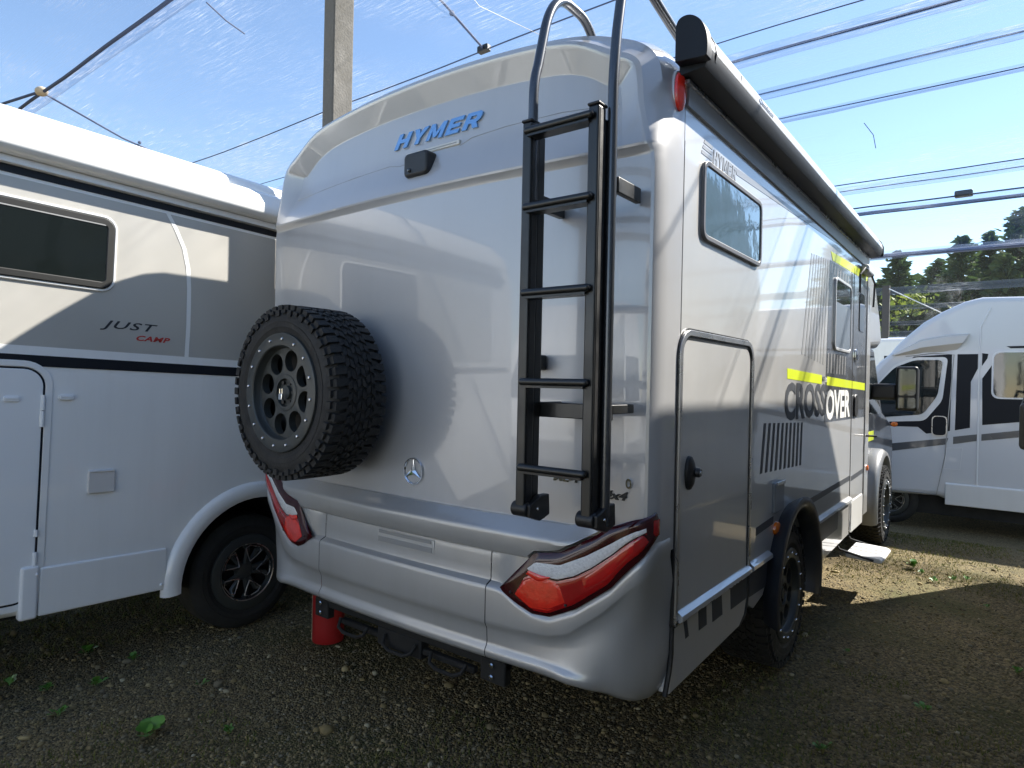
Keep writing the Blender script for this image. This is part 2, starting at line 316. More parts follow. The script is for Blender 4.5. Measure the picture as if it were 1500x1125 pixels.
def build_gravel():
    v, f = ico(); P = []
    camp = np.array([2.02, -2.0])
    n = 420000
    x = rng.uniform(-4.2, 3.4, n); y = rng.uniform(-2.2, 6.5, n)
    d = np.hypot(x - camp[0], y - camp[1]); keep = rng.random(n) < np.clip((3.0 / np.maximum(d, 1.6)) ** 2 * .62, 0, 1)
    az = np.degrees(np.arctan2(x - camp[0], y - camp[1])); keep &= (az > -80) & (az < 6)
    x = x[keep]; y = y[keep]; n = len(x)
    s = np.exp(rng.normal(-5.32, .40, n)); big = rng.random(n) < .006; s[big] *= rng.uniform(1.8, 3.2, big.sum())
    s = np.minimum(s, .034)
    sc = np.stack([s * rng.uniform(.8, 1.5, n), s * rng.uniform(.7, 1.1, n), s * rng.uniform(.45, .8, n)], 1)
    th = rng.uniform(0, 2 * pi, n); c, q = np.cos(th), np.sin(th)
    jit = 1 + rng.uniform(-.22, .22, (n, len(v), 1))
    W = v[None] * jit * sc[:, None]
    X = W[..., 0] * c[:, None] - W[..., 1] * q[:, None] + x[:, None]; Y = W[..., 0] * q[:, None] + W[..., 1] * c[:, None] + y[:, None]
    z0 = np.array([gz(a, b) for a, b in zip(x, y)]) + np.array([.012 * noise.noise((a * .8, b * .8, 0)) - .006 for a, b in zip(x, y)])
    Zc = W[..., 2] + (z0 + sc[:, 2] * .35)[:, None]
    V = np.stack([X, Y, Zc], -1).reshape(-1, 3); F = (f[None] + (np.arange(n) * len(v))[:, None, None]).reshape(-1, 3)
    r = np.clip(rng.beta(2, 2.6, n) + big * .3, 0, 1); o = np_mesh('gravel', V, F, np.repeat(r, len(v)), stone_m)
    tag(o, 'grey and tan gravel stones spread over the ground of the pitch', 'gravel', kind='stuff')
    # moss and short dry grass in patches
    n = 110000; x = rng.uniform(-3.6, 3.4, n); y = rng.uniform(-1.6, 6.5, n)
    k = np.array([noise.noise((a * .9 + 3, b * .9, 1.3)) + .5 * noise.noise((a * 3, b * 3, 5)) for a, b in zip(x, y)])
    w = (k > .10) & ~((np.abs(x) < .9) & (y > .2)); x = x[w]; y = y[w]; n = len(x)
    h = rng.uniform(.008, .026, n); a = rng.uniform(0, 2 * pi, n); b = rng.uniform(.002, .004, n); l = rng.uniform(-.012, .012, (n, 2))
    z = np.array([gz(p, q) for p, q in zip(x, y)])
    V = np.stack([np.stack([x - b * np.cos(a), y - b * np.sin(a), z], 1), np.stack([x + b * np.cos(a), y + b * np.sin(a), z], 1), np.stack([x + l[:, 0], y + l[:, 1], z + h], 1)], 1).reshape(-1, 3)
    o = np_mesh('moss', V, np.arange(3 * n).reshape(-1, 3), np.repeat(rng.random(n), 3), moss_m)
    tag(o, 'yellow green moss and short dry grass between the gravel', 'moss', kind='stuff')
build_gravel()

# ------------------------------------------------------------ wheels
def axis_matrix(c, out):
    out = Vector(out).normalized(); u = Vector((0, 0, 1)); w = u.cross(out); return Matrix(((u.x, w.x, out.x, c[0]), (u.y, w.y, out.y, c[1]), (u.z, w.z, out.z, c[2]), (0, 0, 0, 1)))
def make_wheel(name, parent, c, out, R=.385, w=.27, rr=.245, style='holes', tread=True, bolts=16):
    """c = centre of the tyre; out = axis towards the outer face"""
    M = axis_matrix(c, out); t = MB(); h = w / 2
    prof = [(rr - .02, -h + .02), (rr + .01, -h + .004), (rr + .05, -h - .004), (R - .06, -h - .002), (R - .03, -h + .010), (R - .014, -h + .03), (R - .011, 0), (R - .014, h - .03), (R - .03, h - .010), (R - .06, h + .002), (R - .075, h + .003), (R - .08, h + .0005), (rr + .05, h + .004), (rr + .03, h + .003), (rr + .026, h), (rr + .01, h - .004), (rr - .02, h - .02)]
    t.lathe(prof, M, 64)
    if tread:
        def block(a0, a1, r0, r1, z0, z1, sk):
            vs = []
            for r in (r0, r1):
                for a, z in ((a0, z0), (a1, z0), (a1 + sk, z1), (a0 + sk, z1)):
                    rr_ = r - (.012 if (r == r1 and False) else 0); vs.append(M @ Vector((rr_ * cos(a), rr_ * sin(a), z)))
            t.add(vs, [(0, 1, 2, 3), (4, 5, 6, 7), (0, 1, 5, 4), (1, 2, 6, 5), (2, 3, 7, 6), (3, 0, 4, 7)])
        N = 50; da = 2 * pi / N
        for i in range(N):
            a = i * da
            for sg in (1, -1):
                o = 0 if sg > 0 else da / 2; L = .040 if i % 2 else .028
                block(a + o, a + o + da * .66, R - L, R - .004, sg * (h - .066), sg * (h - .008), .02)
                block(a + o, a + o + da * .62, R - L - .012, R - .026, sg * (h - .02), sg * (h + .005), .02)
            for q, zc in enumerate((-.058, -.034, -.010, .014, .038, .060)):
                zz = zc * w / .27; o = da * (.5 * (q % 2) + .15 * q); s = .03 if q % 2 else -.03
                block(a + o, a + o + da * .62, R - .02, R - .003, zz - .010, zz + .009, s)
    tyre = t.build(name, rubber, parent, angle=30)
    r = MB(); f = h + .004      # rim
    r.lathe([(rr + .006, f - .012), (rr + .004, f), (rr - .002, f + .003), (rr - .045, f + .003), (rr - .049, f - .001), (rr - .052, f - .028), (rr - .056, f - .034)], M, 56)
    dpt = f - .034
    if style == 'holes':
        nh = 8; hr = .0445; hc = .137; hub = .076; ro = rr - .056
        for k in range(nh):
            ac = 2 * pi * (k + .32) / nh; al = pi / nh; hcv = Vector((hc * cos(ac), hc * sin(ac)))
            B = [(ro, ac - al + 2 * al * q / 8) for q in range(9)] + [(ro + (hub - ro) * q / 6, ac + al) for q in range(1, 6)] + [(hub, ac + al - 2 * al * q / 8) for q in range(9)] + [(hub + (ro - hub) * q / 6, ac - al) for q in range(1, 6)]
            bp = [Vector((p * cos(a), p * sin(a))) for p, a in B]; hp = []
            for p in bp:
                d = (p - hcv).normalized(); hp.append(hcv + d * hr)
            vs = [M @ Vector((p.x, p.y, dpt + .004 * (1 - (p.length - hub) / (ro - hub)))) for p in bp] + [M @ Vector((p.x, p.y, dpt + .002)) for p in hp] + [M @ Vector((p.x, p.y, dpt - .03)) for p in hp]
            n = len(bp); r.add(vs, [(i, (i + 1) % n, n + (i + 1) % n, n + i) for i in range(n)] + [(n + i, n + (i + 1) % n, 2 * n + (i + 1) % n, 2 * n + i) for i in range(n)])
        r.lathe([(.0785, dpt - .03), (.0785, dpt + .006), (.073, dpt + .008), (.06, dpt + .008), (.056, dpt - .008), (.03, dpt - .008), (.028, dpt + .004), (.0, dpt + .005)], M, 32)
    else:
        r.lathe([(.0, dpt + .012), (.028, dpt + .012), (.05, dpt + .004), (.058, dpt - .02)], M, 24)
        for k in range(5):
            a = 2 * pi * k / 5 + .3
            for sg in (-1, 1):
                p0 = Vector((.045 * cos(a + sg * .25), .045 * sin(a + sg * .25), dpt)); p1 = Vector((.13 * cos(a + sg * .22), .13 * sin(a + sg * .22), dpt + .006)); p2 = Vector(((rr - .06) * cos(a + sg * .42), (rr - .06) * sin(a + sg * .42), dpt + .02))
                r.tube([M @ p0, M @ p1, M @ p2], [.016, .014, .014], 6)
    rim = r.build('rim', rimm, tyre, angle=35)
    b = MB(); b.lathe([(rr - .02, dpt - .06), (0, dpt - .061)], M, 32); b.build('dark_backing', under, tyre)  # plain black disc stands in for the shade behind the rim openings
    if style == 'holes':
        for k in range(bolts):
            a = 2 * pi * k / bolts + .1; s = MB(); q = Vector(((rr - .021) * cos(a), (rr - .021) * sin(a), f + .003))
            s.lathe([(.0072, 0), (.0072, .004), (.005, .007), (0, .008)], M @ Matrix.Translation(q), 8); s.build('rim_bolt', steel, tyre)
        for k in range(6):
            a = 2 * pi * k / 6 + pi / 6; s = MB(); s.lathe([(.009, -.012), (.009, .002), (0, .003)], M @ Matrix.Translation((.047 * cos(a), .047 * sin(a), dpt)), 8); s.build('wheel_nut', blk, tyre)
    else:
        for k in range(5):
            a = 2 * pi * k / 5 + .3; e = MB()
            pts = [Vector(((p) * cos(a + g), (p) * sin(a + g), dpt + .026)) for p, g in ((.06, .0), (.10, -.3), (rr - .075, -.38), (rr - .062, -.2), (rr - .062, .2), (rr - .075, .38), (.10, .3), (.06, .0))]
            e.tube([M @ p for p in pts], .0035, 6); e.build('spoke_edge', alu, tyre)
        e = MB(); e.lathe([(rr - .05, f), (rr - .046, f + .006), (rr - .052, f + .004)], M, 48); e.build('rim_edge', alu, tyre)
    return tyre

# ------------------------------------------------------------ main silver motorhome
main = empty('motorhome', (0, 2.2, 0), 'silver motorhome with a black ladder and a spare wheel on its rear wall', 'motorhome')
MAIN_OFF = Matrix.Translation((0, -2.2, 0))
class PB:      # parent proxy: parts are modelled in world coordinates
    pass
def fixp(o): o.matrix_parent_inverse = MAIN_OFF; return o
def mb(m, name, mats, parent=main, **k):
    o = m.build(name, mats, parent, **k)
    if parent is main: fixp(o)
    return o
W = 1.11
SEC = [(1.11, .69), (1.11, 2.40), (1.107, 2.52), (1.085, 2.625), (1.02, 2.705), (.92, 2.75), (.75, 2.782), (.5, 2.805), (.25, 2.817), (0, 2.82)]
def catmull(P, n):
    P = [Vector(p) for p in P]; Q = [P[0] * 2 - P[1]] + P + [P[-1] * 2 - P[-2]]; out = []
    for i in range(1, len(Q) - 2):
        for k in range(n):
            t = k / n; a, b, c, d = Q[i - 1:i + 3]
            out.append(.5 * (2 * b + (c - a) * t + (2 * a - 5 * b + 4 * c - d) * t * t + (3 * b - 3 * c + d - a) * t ** 3))
    return out + [P[-1]]
top = catmull(SEC[1:], 5)
half = [Vector((1.11, z)) for z in [.69, .8, .9, 1.0, 1.1, 1.25, 1.4, 1.55, 1.7, 1.85, 2.0, 2.1, 2.18, 2.24, 2.262, 2.268, 2.276, 2.294, 2.302, 2.308, 2.33, 2.355]] + top
OUT = [(-p.x, p.y) for p in half] + [(p.x, p.y) for p in half[-2::-1]]     # bottom-left, over the roof, bottom-right
def yb(x): return -.06 - .05 * (1 - min(1.0, x * x))
def wz(z): return sstep(2.28, 2.50, z)
CR = -.022
def rear_y(x, z): return yb(x) + .09 * max(0, z - 2.302) + .0625 * wz(z) - CR * (1 - sstep(2.268, 2.302, z))
def build_body():
    m = MB(); n = len(OUT)
    front = [(x, 4.1, z) for x, z in OUT]; back = [(x, .16, z) for x, z in OUT]
    m.grid([back, front]); m.add(front, [list(range(n))]); m.add(back, [list(range(n))])
    m.add([back[0], back[-1], front[-1], front[0]], [(0, 1, 2, 3)])
    bm = bmesh.new()
    vs = [bm.verts.new(v) for v in m.v]
    for f in m.f:
        bm.faces.new([vs[i] for i in f])
    bmesh.ops.remove_doubles(bm, verts=bm.verts, dist=1e-5); bmesh.ops.recalc_face_normals(bm, faces=bm.faces)
    me = bpy.data.meshes.new('body_shell'); bm.to_mesh(me); bm.free(); me.materials.append(silver)
    o = bpy.data.objects.new('body_shell', me); COL.objects.link(o)
    c = MB().prism('x', [(1.68 + .405 * cos(2 * pi * k / 48), .45 + .405 * sin(2 * pi * k / 48)) for k in range(48)], -2, 2).build('cutter', under)
    bo = o.modifiers.new('b', 'BOOLEAN'); bo.operation = 'DIFFERENCE'; bo.object = c; bo.solver = 'EXACT'
    dg = bpy.context.evaluated_depsgraph_get(); dg.update()
    me2 = bpy.data.meshes.new_from_object(o.evaluated_get(dg)); o.modifiers.clear(); o.data = me2; me2.name = 'body_shell'
    bpy.data.objects.remove(c)
    me2.materials.clear(); me2.materials.append(silver); me2.shade_smooth(); me2.set_sharp_from_angle(angle=rad(30))
    o.parent = main; fixp(o)
    # moulded rear wall
    r = MB(); ds = [0, 0, .003, .010, .020, .030, .034, .045, .112, .118, .150]
    GA = [.215, .10, .070, .038, .016, .006, .004, .002, 0, 0, 0]; GB = [.215, .15, .085, .035, .006, .0, .001, .006, .060, .0625, .0625]
    def g(i, z):
        w = wz(z); return GA[i] * (1 - w) + GB[i] * w
    rings = []
    for i, d in enumerate(ds):
        row = []
        for k, (x, z) in enumerate(OUT):
            z = max(z, .93) if z < .95 else z
            p = Vector(OUT[max(k - 1, 0)]); q = Vector(OUT[min(k + 1, n - 1)]); t = (q - p).normalized(); nn = Vector((t.y, -t.x))
            if z < 2.36: nn = Vector((1 if x < 0 else -1, 0))
            ex = (.022 + .06 * math.exp(-((abs(x) - .98) / .16) ** 2)) * sstep(2.22, 2.5, z) * min(1, max(0, (i - .5)) / 4)
            X, Zz = x + nn.x * (d + ex), z + nn.y * (d + ex)
            cr = -CR * (1 - sstep(2.268, 2.302, Zz)) * sstep(.0, .05, d)
            row.append((X, yb(X) + g(i, Zz) + cr + .09 * max(0, Zz - 2.302) * (1 if i > 2 else 0), Zz))
        rings.append(row)
    r.grid(rings)
    last = rings[-1]; K = 28; hn = n // 2
    rows = []
    for k in range(hn):
        a, b = last[k], last[n - 1 - k]; rows.append([(a[0] + (b[0] - a[0]) * q / K, rear_y(a[0] + (b[0] - a[0]) * q / K, a[2]) if 0 < q < K else (a, b)[q == K][1], a[2]) for q in range(K + 1)])
    rows.append([last[hn]] * (K + 1)); r.grid(rows)
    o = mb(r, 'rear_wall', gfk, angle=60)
    bm = bmesh.new(); bm.from_mesh(o.data); bmesh.ops.remove_doubles(bm, verts=bm.verts, dist=2e-4); bmesh.ops.recalc_face_normals(bm, faces=bm.faces); bm.to_mesh(o.data); bm.free()
    o.data.shade_smooth(); o.data.set_sharp_from_angle(angle=rad(20))
build_body()
def base_curve():
    pts = [(x, yb(x)) for x in np.linspace(0, 1.055, 64)] + [(1.11 - d, yb(1.11 - d) + g) for d, g in zip((.045, .037, .030, .025, .020, .015, .010, .006, .003, .001), (.0012, .003, .006, .0105, .016, .026, .038, .054, .072, .088))]
    pts += [(1.11, .10), (1.11, .16), (1.11, .30)]; P = np.array(pts); s = np.concatenate([[0], np.cumsum(np.hypot(*np.diff(P, axis=0).T))])
    T = np.gradient(P, s, axis=0); T /= np.hypot(*T.T)[:, None]; return s, P, np.stack([T[:, 1], -T[:, 0]], 1)
BS, BP, BN = base_curve()
def SP(Sx, e, z):
    a = abs(Sx); x = I(a, BS, BP[:, 0]) + e * I(a, BS, BN[:, 0]); y = I(a, BS, BP[:, 1]) + e * I(a, BS, BN[:, 1]); return (x if Sx >= 0 else -x, y, z)
def ef(a): return I(a, [0, .6, .8, 1.0, 1.1, 1.2, 1.3], [.055, .055, .042, .020, .009, .004, .003])
ZT = ([.5, .72, .92, 1.0, 1.14, 1.3], [.95, .91, .985, 1.035, 1.075, 1.075])
ZL = ([.5, .56, .64, .697, .766, .862, .983, 1.10, 1.15, 1.3], [.745, .735, .70, .677, .672, .715, .805, .935, .97, .975])
ZW = ([.5, .757, .834, .954, 1.06, 1.16, 1.3], [.602, .611, .634, .727, .83, .914, .925])
ZB = ([.5, .78, .84, .90, .97, 1.05, 1.15, 1.3], [.475, .475, .467, .447, .422, .404, .402, .43])
def bump_row(a):
    c = [(.90, -.03), (.885, .0), (.870, .012), (.862, .018), (.855, .02), (.84, .021), (.82, .022), (.80, .022), (.765, .022), (.757, .024), (.745, .050), (.738, .0545), (.728, .056)]
    t = sstep(.52, .64, a)
    zt, zl, zw, zb, e = I(a, *ZT), I(a, *ZL), I(a, *ZW), I(a, *ZB), ef(a)
    L = []
    for i in range(10):
        u = i / 9; L.append((zt + (zl + .012 - zt) * u, -.03 if i == 0 else (e - .012)))
    L += [(zl, e - .002), (zl - .006, e + .001), (zl - .016, e + .002)]
    U = [((1 - t) * p[0] + t * q[0], (1 - t) * p[1] + t * q[1]) for p, q in zip(c, L)]
    lip = 1 - sstep(.80, .95, a); hol = .010 * (1 - .8 * sstep(.9, 1.15, a)) ; f0 = e - .006
    dz = U[-1][0] - zw; H_ = zw - zb
    wd = .010 * (1 - .85 * sstep(.95, 1.15, a)); lo = [(zw + dz * .14, e + .001), (zw + dz * .03, e), (zw - .004, e - .004 * wd / .010), (zw - .014, e - wd), (zw - H_ * .20, e - wd * .8 - hol * .5)]
    k = [.060, .052, .043, .033, .022, .010, .0, -.010]; el = [.039, .040, .044, .051, .054, .052, .044, -.02]; er = [f0 - .002, f0 - .003, f0 - .004, f0 - .007, f0 - .012, f0 - .020, f0 - .034, -.06]
    kr = [.30, .24, .18, .13, .085, .045, .015, .0]
    lo += [(zw - H_ * .34, (e - wd * .8 - hol * .6) * lip + (1 - lip) * f0)]
    for q in range(8):
        zz = (zb + k[q]) * lip + (1 - lip) * (zb + kr[q] * H_ * 1.6); lo.append((zz, el[q] * lip + er[q] * (1 - lip)))
    zs = U[-1][0]
    return U + lo
def SB(s, e, z):
    p = SP(s, e, z); a = abs(s); zs = I(a, *ZL) - .02; w = sstep(.0, .26, zs - z) * sstep(.70, .80, a)
    if w <= 0: return p
    u = min(1, max(0, (a - .70) / (1.245 - .70))); sg = 1 if s > 0 else -1
    p0 = Vector((.70, yb(.70))); p1 = Vector((1.085, -.115)); p2 = Vector((1.109, .165))
    q = (1 - u) ** 2 * p0 + 2 * u * (1 - u) * p1 + u * u * p2; t = (2 * (1 - u) * (p1 - p0) + 2 * u * (p2 - p1)).normalized(); q = q + Vector((t.y, -t.x)) * e
    return (p[0] * (1 - w) + sg * q.x * w, p[1] * (1 - w) + q.y * w, z)
def bumper(s0, s1, n, name):
    m = MB(); rows = []
    for i in range(n + 1):
        s = s0 + (s1 - s0) * i / n; rows.append([SB(s, e, z) for z, e in bump_row(abs(s))])
    m.grid(rows); return mb(m, name, bumper_m, angle=28 if name == 'rear_bumper' else 48)
def shelf():
    m = MB(); rows = []
    for i in range(81):
        s = -.97 + 1.94 * i / 80; a = abs(s); k = 1 - sstep(.80, .97, a); zt = I(a, [.60, .66, .704, .76, .804, .92, .97], [.5, .82, .906, .913, .924, .992, 1.026]); row = []
        for z, e in [(1.002, -.03), (1.0, -.002), (.963, .050), (.957, .056), (.949, .059), (.940, .060), (.885, .052), (.877, .048), (.872, .040), (.864, .010), (.864, -.03)]:
            row.append(SP(s, e * (k if e > 0 else 1), max(z + .02 * (1 - k), zt) if z < .99 else max(z + .05 * (1 - k), zt + .004)))
        rows.append(row)
    m.grid(rows); mb(m, 'bumper_shelf', bumper_m, angle=26)
shelf()
bumper(-.498, .498, 40, 'rear_bumper')
bumper(.502, 1.245, 60, 'bumper_corner'); bumper(-1.245, -.502, 60, 'bumper_corner')
for sx in (-.5, .5):
    m = MB(); m.tube([SP(sx, e - .004, z) for z, e in bump_row(.5)[8:-1]], .004, 6); mb(m, 'bumper_joint', blk)
m = MB(); m.box((-.125, -.1335, .803), (.215, -.09, .858)); mb(m, 'plate_light_recess', silver, bevel=.004)
m = MB(); m.box((-.11, -.137, .842), (.20, -.13, .855)); m.box((-.115, -.1365, .806), (.205, -.1330, .828)); mb(m, 'plate_light_bar', greyst)
# tail lamps
def lamp(sg):
    def patch(up, lo, e0, e1, nm, mt, parent, n=36, q=9):
        us = np.linspace(0, 1, n + 1)
        def along(P):
            P = np.array(P); s = np.concatenate([[0], np.cumsum(np.hypot(*np.diff(P, axis=0).T))]); s /= s[-1]; return np.interp(us, s, P[:, 0]), np.interp(us, s, P[:, 1])
        a, b = along(up), along(lo); m = MB(); rows = []
        for i in range(n + 1):
            row = []
            for k in range(q + 1):
                t = k / q; s = a[0][i] + (b[0][i] - a[0][i]) * t; z = a[1][i] + (b[1][i] - a[1][i]) * t
                edge = min(t, 1 - t, us[i] * 1.5, (1 - us[i]) * 1.5); bul = min(1, edge / .16); bul = math.sqrt(bul * (2 - bul))
                row.append(SP(sg * s, ef(abs(s)) + e0 + (e1 - e0) * bul, z))
            rows.append(row)
        m.grid(rows); o = m.build(nm, mt, parent, angle=60)
        if parent is main: fixp(o)
        return o
    L = patch([(.561, .749), (.704, .897), (.76, .905), (.804, .914), (.92, .981), (.969, 1.017), (1.06, 1.055), (1.139, 1.077)], [(.561, .749), (.64, .70), (.697, .679), (.766, .682), (.862, .726), (.983, .816), (1.101, .948), (1.15, 1.003), (1.147, 1.07)], -.003, .010, 'tail_lamp', redd, main)
    patch([(.684, .842), (.715, .868), (.808, .872), (.902, .917), (.992, .972), (1.09, 1.033)], [(.688, .836), (.74, .824), (.80, .822), (.86, .843), (.922, .881), (1.003, .944), (1.091, 1.020)], .0115, .0145, 'reversing_lens', clear, L, 40, 5)
    patch([(.668, .808), (.70, .828), (.80, .820), (.86, .841), (.922, .879), (1.003, .942), (1.091, 1.016)], [(.622, .740), (.70, .696), (.766, .698), (.858, .743), (.975, .83), (1.075, .945), (1.10, .99)], .0085, .0125, 'rear_lens', redl, L, 36, 8)
    patch([(.668, .792), (.70, .816), (.76, .818), (.81, .806)], [(.636, .742), (.70, .705), (.77, .708), (.835, .745)], .0115, .0145, 'brake_lens', redb, L, 20, 5)
    patch([(.69, .836), (.74, .826), (.775, .826)], [(.68, .822), (.73, .800), (.772, .822)], .0125, .0155, 'brake_lens', redb, L, 8, 4)
    patch([(.885, .838), (.93, .872), (1.0, .932), (1.07, .99)], [(.895, .80), (.945, .828), (1.0, .875), (1.066, .955)], .0115, .0140, 'brake_lens', mat('mid_red_lens', (.50, .007, .008), .12, 0, 1.0, .2, 30), L, 20, 5)
    patch([(1.113, 1.055), (1.142, 1.058)], [(1.113, 1.0), (1.142, 1.005)], .0095, .0130, 'side_reflector', redl, L, 4, 4)
    for s, z in ((.617, .745), (.832, .738)):
        b = MB(); p = SP(sg * s, ef(s) + .010, z); b.sphere(p, .006, n=6); b.build('lens_screw', blk, L)
lamp(1); lamp(-1)
# lettering, camera, star badge on the rear wall
def warp_rear(p): return (p[0], rear_y(p[0], p[2]) + (p[1] + .2), p[2])
for dz, hh in ((0, .029), (.031, .044)):
    pass
for z0_, h0_, sh0_ in ((2.527, .024, 0.0),):
    pass
fixp(strokes('HYMER', bluec, (-.178, -.2, 2.526), (1, 0, 0), (0, 0, 1), .485, .066, .009, main, 'rear_lettering', shear=.5, warp=warp_rear))
m = MB()
m.box((-.19, rear_y(.08, 2.545) - .0095, 2.5475), (.33, rear_y(.08, 2.545) - .0085, 2.5495)); 
m = MB(); m.box((-.095, rear_y(.06, 2.48) - .006, 2.474), (.22, rear_y(.06, 2.48) + .03, 2.494)); mb(m, 'brake_light_bar', mat('bar_plastic', (.62, .60, .55), .3, 0, .5), bevel=.003)
m = MB(); m.box((-.085, rear_y(.06, 2.48) - .0075, 2.482), (.205, rear_y(.06, 2.48) - .005, 2.4855)); mb(m, 'light_slot', greyst)
m = MB(); m.tube([(x, rear_y(x, z) - .0005, z) for x, z in [(-.93, 2.425), (-.7, 2.44), (-.45, 2.452), (-.2, 2.458), (-.16, 2.45), (-.13, 2.444), (-.06, 2.446)]], .0016, 6)
m.tube([(x, rear_y(x, z) - .0005, z) for x, z in [(.22, 2.468), (.25, 2.478), (.28, 2.49), (.45, 2.50), (.7, 2.50), (.93, 2.48)]], .0016, 6); mb(m, 'panel_seam', greyst)
yc = rear_y(.03, 2.42)
m = MB(); m.prism('y', rrect(-.046, .096, 2.362, 2.464, .022), yc - .044, yc + .03); o = mb(m, 'reversing_camera', blk, bevel=.012, seg=3)
m = MB(); m.sphere((-.005, yc - .046, 2.388), .009); m.build('lens', glassd, o)
cx, cz = .047, 1.116; cy = rear_y(cx, cz) - .006
m = MB(); Mx = axis_matrix((cx, cy, cz), (0, -1, 0)); m.lathe([(.049, -.004), (.053, .003), (.056, .003), (.058, -.004)], Mx, 40)
for k in range(3):
    a = 2 * pi * k / 3; d = Vector((cos(a), sin(a), 0)); e = Vector((-sin(a), cos(a), 0))
    tip = d * .051; l = d.xyz * .006 + e * .009; r_ = d * .006 - e * .009
    pts = [Vector((0, 0, .007)), d * .008 - e * .0115 + Vector((0, 0, .0)), tip, d * .008 + e * .0115]
    m.add([Mx @ p for p in pts], [(0, 1, 2), (0, 2, 3)])
    a2 = a + pi / 3; q = Vector((cos(a2), sin(a2), 0)) * .009
    m.add([Mx @ Vector((0, 0, .007)), Mx @ (d * .008 + e * .0115), Mx @ q], [(0, 1, 2)]); d2 = Vector((cos(a + 2 * pi / 3), sin(a + 2 * pi / 3), 0)); e2 = Vector((-d2.y, d2.x, 0)); m.add([Mx @ Vector((0, 0, .007)), Mx @ q, Mx @ (d2 * .008 - e2 * .0115)], [(0, 1, 2)])
mb(m, 'star_badge', chrome, angle=10)
o = text('model_lettering', 'ML-T', chrome, (.735, -.2, 1.150), (1, 0, 0), (0, 0, 1), main, width=.115, height=.028, ext=.006, bold=.05, shear=.2, warp=warp_rear); fixp(o)
o = text('model_lettering', '0', chrome, (1.012, -.2, 1.150), (1, 0, 0), (0, 0, 1), main, width=.022, height=.035, ext=.006, bold=.02, warp=warp_rear); fixp(o)
o = text('model_lettering', '4x4', blk, (.93, -.2, 1.108), (1, 0, 0), (0, 0, 1), main, width=.09, height=.03, ext=.006, bold=.03, shear=.3, warp=warp_rear); fixp(o)
# rear wall lock
m = MB(); m.prism('y', rrect(.655, .70, 1.545, 1.60, .01), -.125, -.07); m.lathe([(.013, 0), (.013, .03), (.009, .033), (0, .033)], axis_matrix((.688, -.125, 1.572), (0, -1, 0)), 16); mb(m, 'rear_lock', blk, bevel=.003)

# ladder
def make_ladder():
    f = MB(); f.tube([(.90, -.12, 1.0), (.90, -.12, 1.02)], .001, 4)
    root = MB()
    # fixed rear frame carries the name; rails and rungs are its sub-parts
    root.box((.752, -.212, 1.385), (1.045, -.200, 1.435)); root.box((.752, -.205, 1.405), (.768, -.07, 1.435)); root.box((1.03, -.205, 1.405), (1.046, -.06, 1.435)); 
    root.box((.74, -.205, 2.085), (.765, -.07, 2.135)); root.box((1.03, -.205, 2.10), (1.05, -.05, 2.15)); root.box((.752, -.2045, 2.088), (1.04, -.196, 2.112)); root.box((.755, -.2035, 1.43), (.765, -.1975, 2.09))
    lad = mb(root, 'ladder', blks, bevel=.003)
    for x0, x1, zt in ((.742, .779, 2.352), (.992, 1.029, 2.348)):
        r = MB(); r.box((x0, -.302, 1.075), (x1, -.255, zt)); r.build('rail', blks, lad, bevel=.006, seg=3)
        b = MB(); b.box((x0 + .004, -.252, 1.06), (x1 - .004, -.215, zt - .03)); b.build('rail_channel', blks, lad, bevel=.003)
        g = MB(); g.box((x1 - .0015, -.292, 1.08), (x1 + .0015, -.270, zt - .01)); g.build('rail_groove', blk, lad)
        c = MB(); c.box((x0 - .003, -.305, zt), (x1 + .003, -.25, zt + .010)); c.build('rail_cap', blk, lad, bevel=.004)
        k = MB(); k.tube([(x0 - .016, -.282, 1.082), (x1 + .010, -.282, 1.082)], .025, 16); k.prism('x', [(-.295, 1.06), (-.235, 1.04), (-.18, 1.055), (-.185, 1.125), (-.225, 1.125), (-.295, 1.10)], x1 - .005, x1 + .022); k.box((x0 + .015, -.235, 1.04), (x1 + .008, -.185, 1.07)); k.build('hinge_foot', blk, lad, bevel=.004)
        s = MB(); s.sphere((x1 + .022, -.255, 1.083), .005, n=6); s.build('foot_bolt', steel, lad)
    for z in (2.318, 2.07, 1.791, 1.502, 1.223):
        g = MB(); g.tube([(.768, -.312, z), (1.006, -.312, z)], .0125, 12); g.box((.77, -.315, z - .019), (1.0, -.268, z - .008)); g.sphere((.768, -.312, z), .0128, n=6); g.sphere((1.006, -.312, z), .0128, n=6); g.build('rung', blks, lad)
    def arc(p0, p1, p2, n=8): return [tuple((1 - t) ** 2 * Vector(p0) + 2 * t * (1 - t) * Vector(p1) + t * t * Vector(p2)) for t in [k / n for k in range(n + 1)]]
    t = MB(); t.tube([(.765, -.275, 2.1), (.765, -.275, 2.40)] + arc((.765, -.275, 2.44), (.765, -.275, 2.50), (.765, -.254, 2.55)) + arc((.765, -.226, 2.66), (.765, -.185, 2.838), (.765, -.07, 2.842), 12) + arc((.765, 0.0, 2.842), (.765, .08, 2.835), (.765, .12, 2.75), 6), .0165, 16); t.build('grab_rail', tubem, lad)
    t = MB(); t.tube([(1.038, -.232, 1.06), (1.038, -.232, 2.30), (1.038, -.232, 2.42)] + arc((1.038, -.230, 2.46), (1.038, -.226, 2.52), (1.038, -.215, 2.60)) + arc((1.038, -.185, 2.76), (1.038, -.16, 2.89), (1.038, -.06, 2.86), 12) + arc((1.038, .0, 2.835), (1.038, .15, 2.80), (1.038, .34, 2.77), 6), .0165, 16); t.build('grab_rail', tubem, lad)
make_ladder()

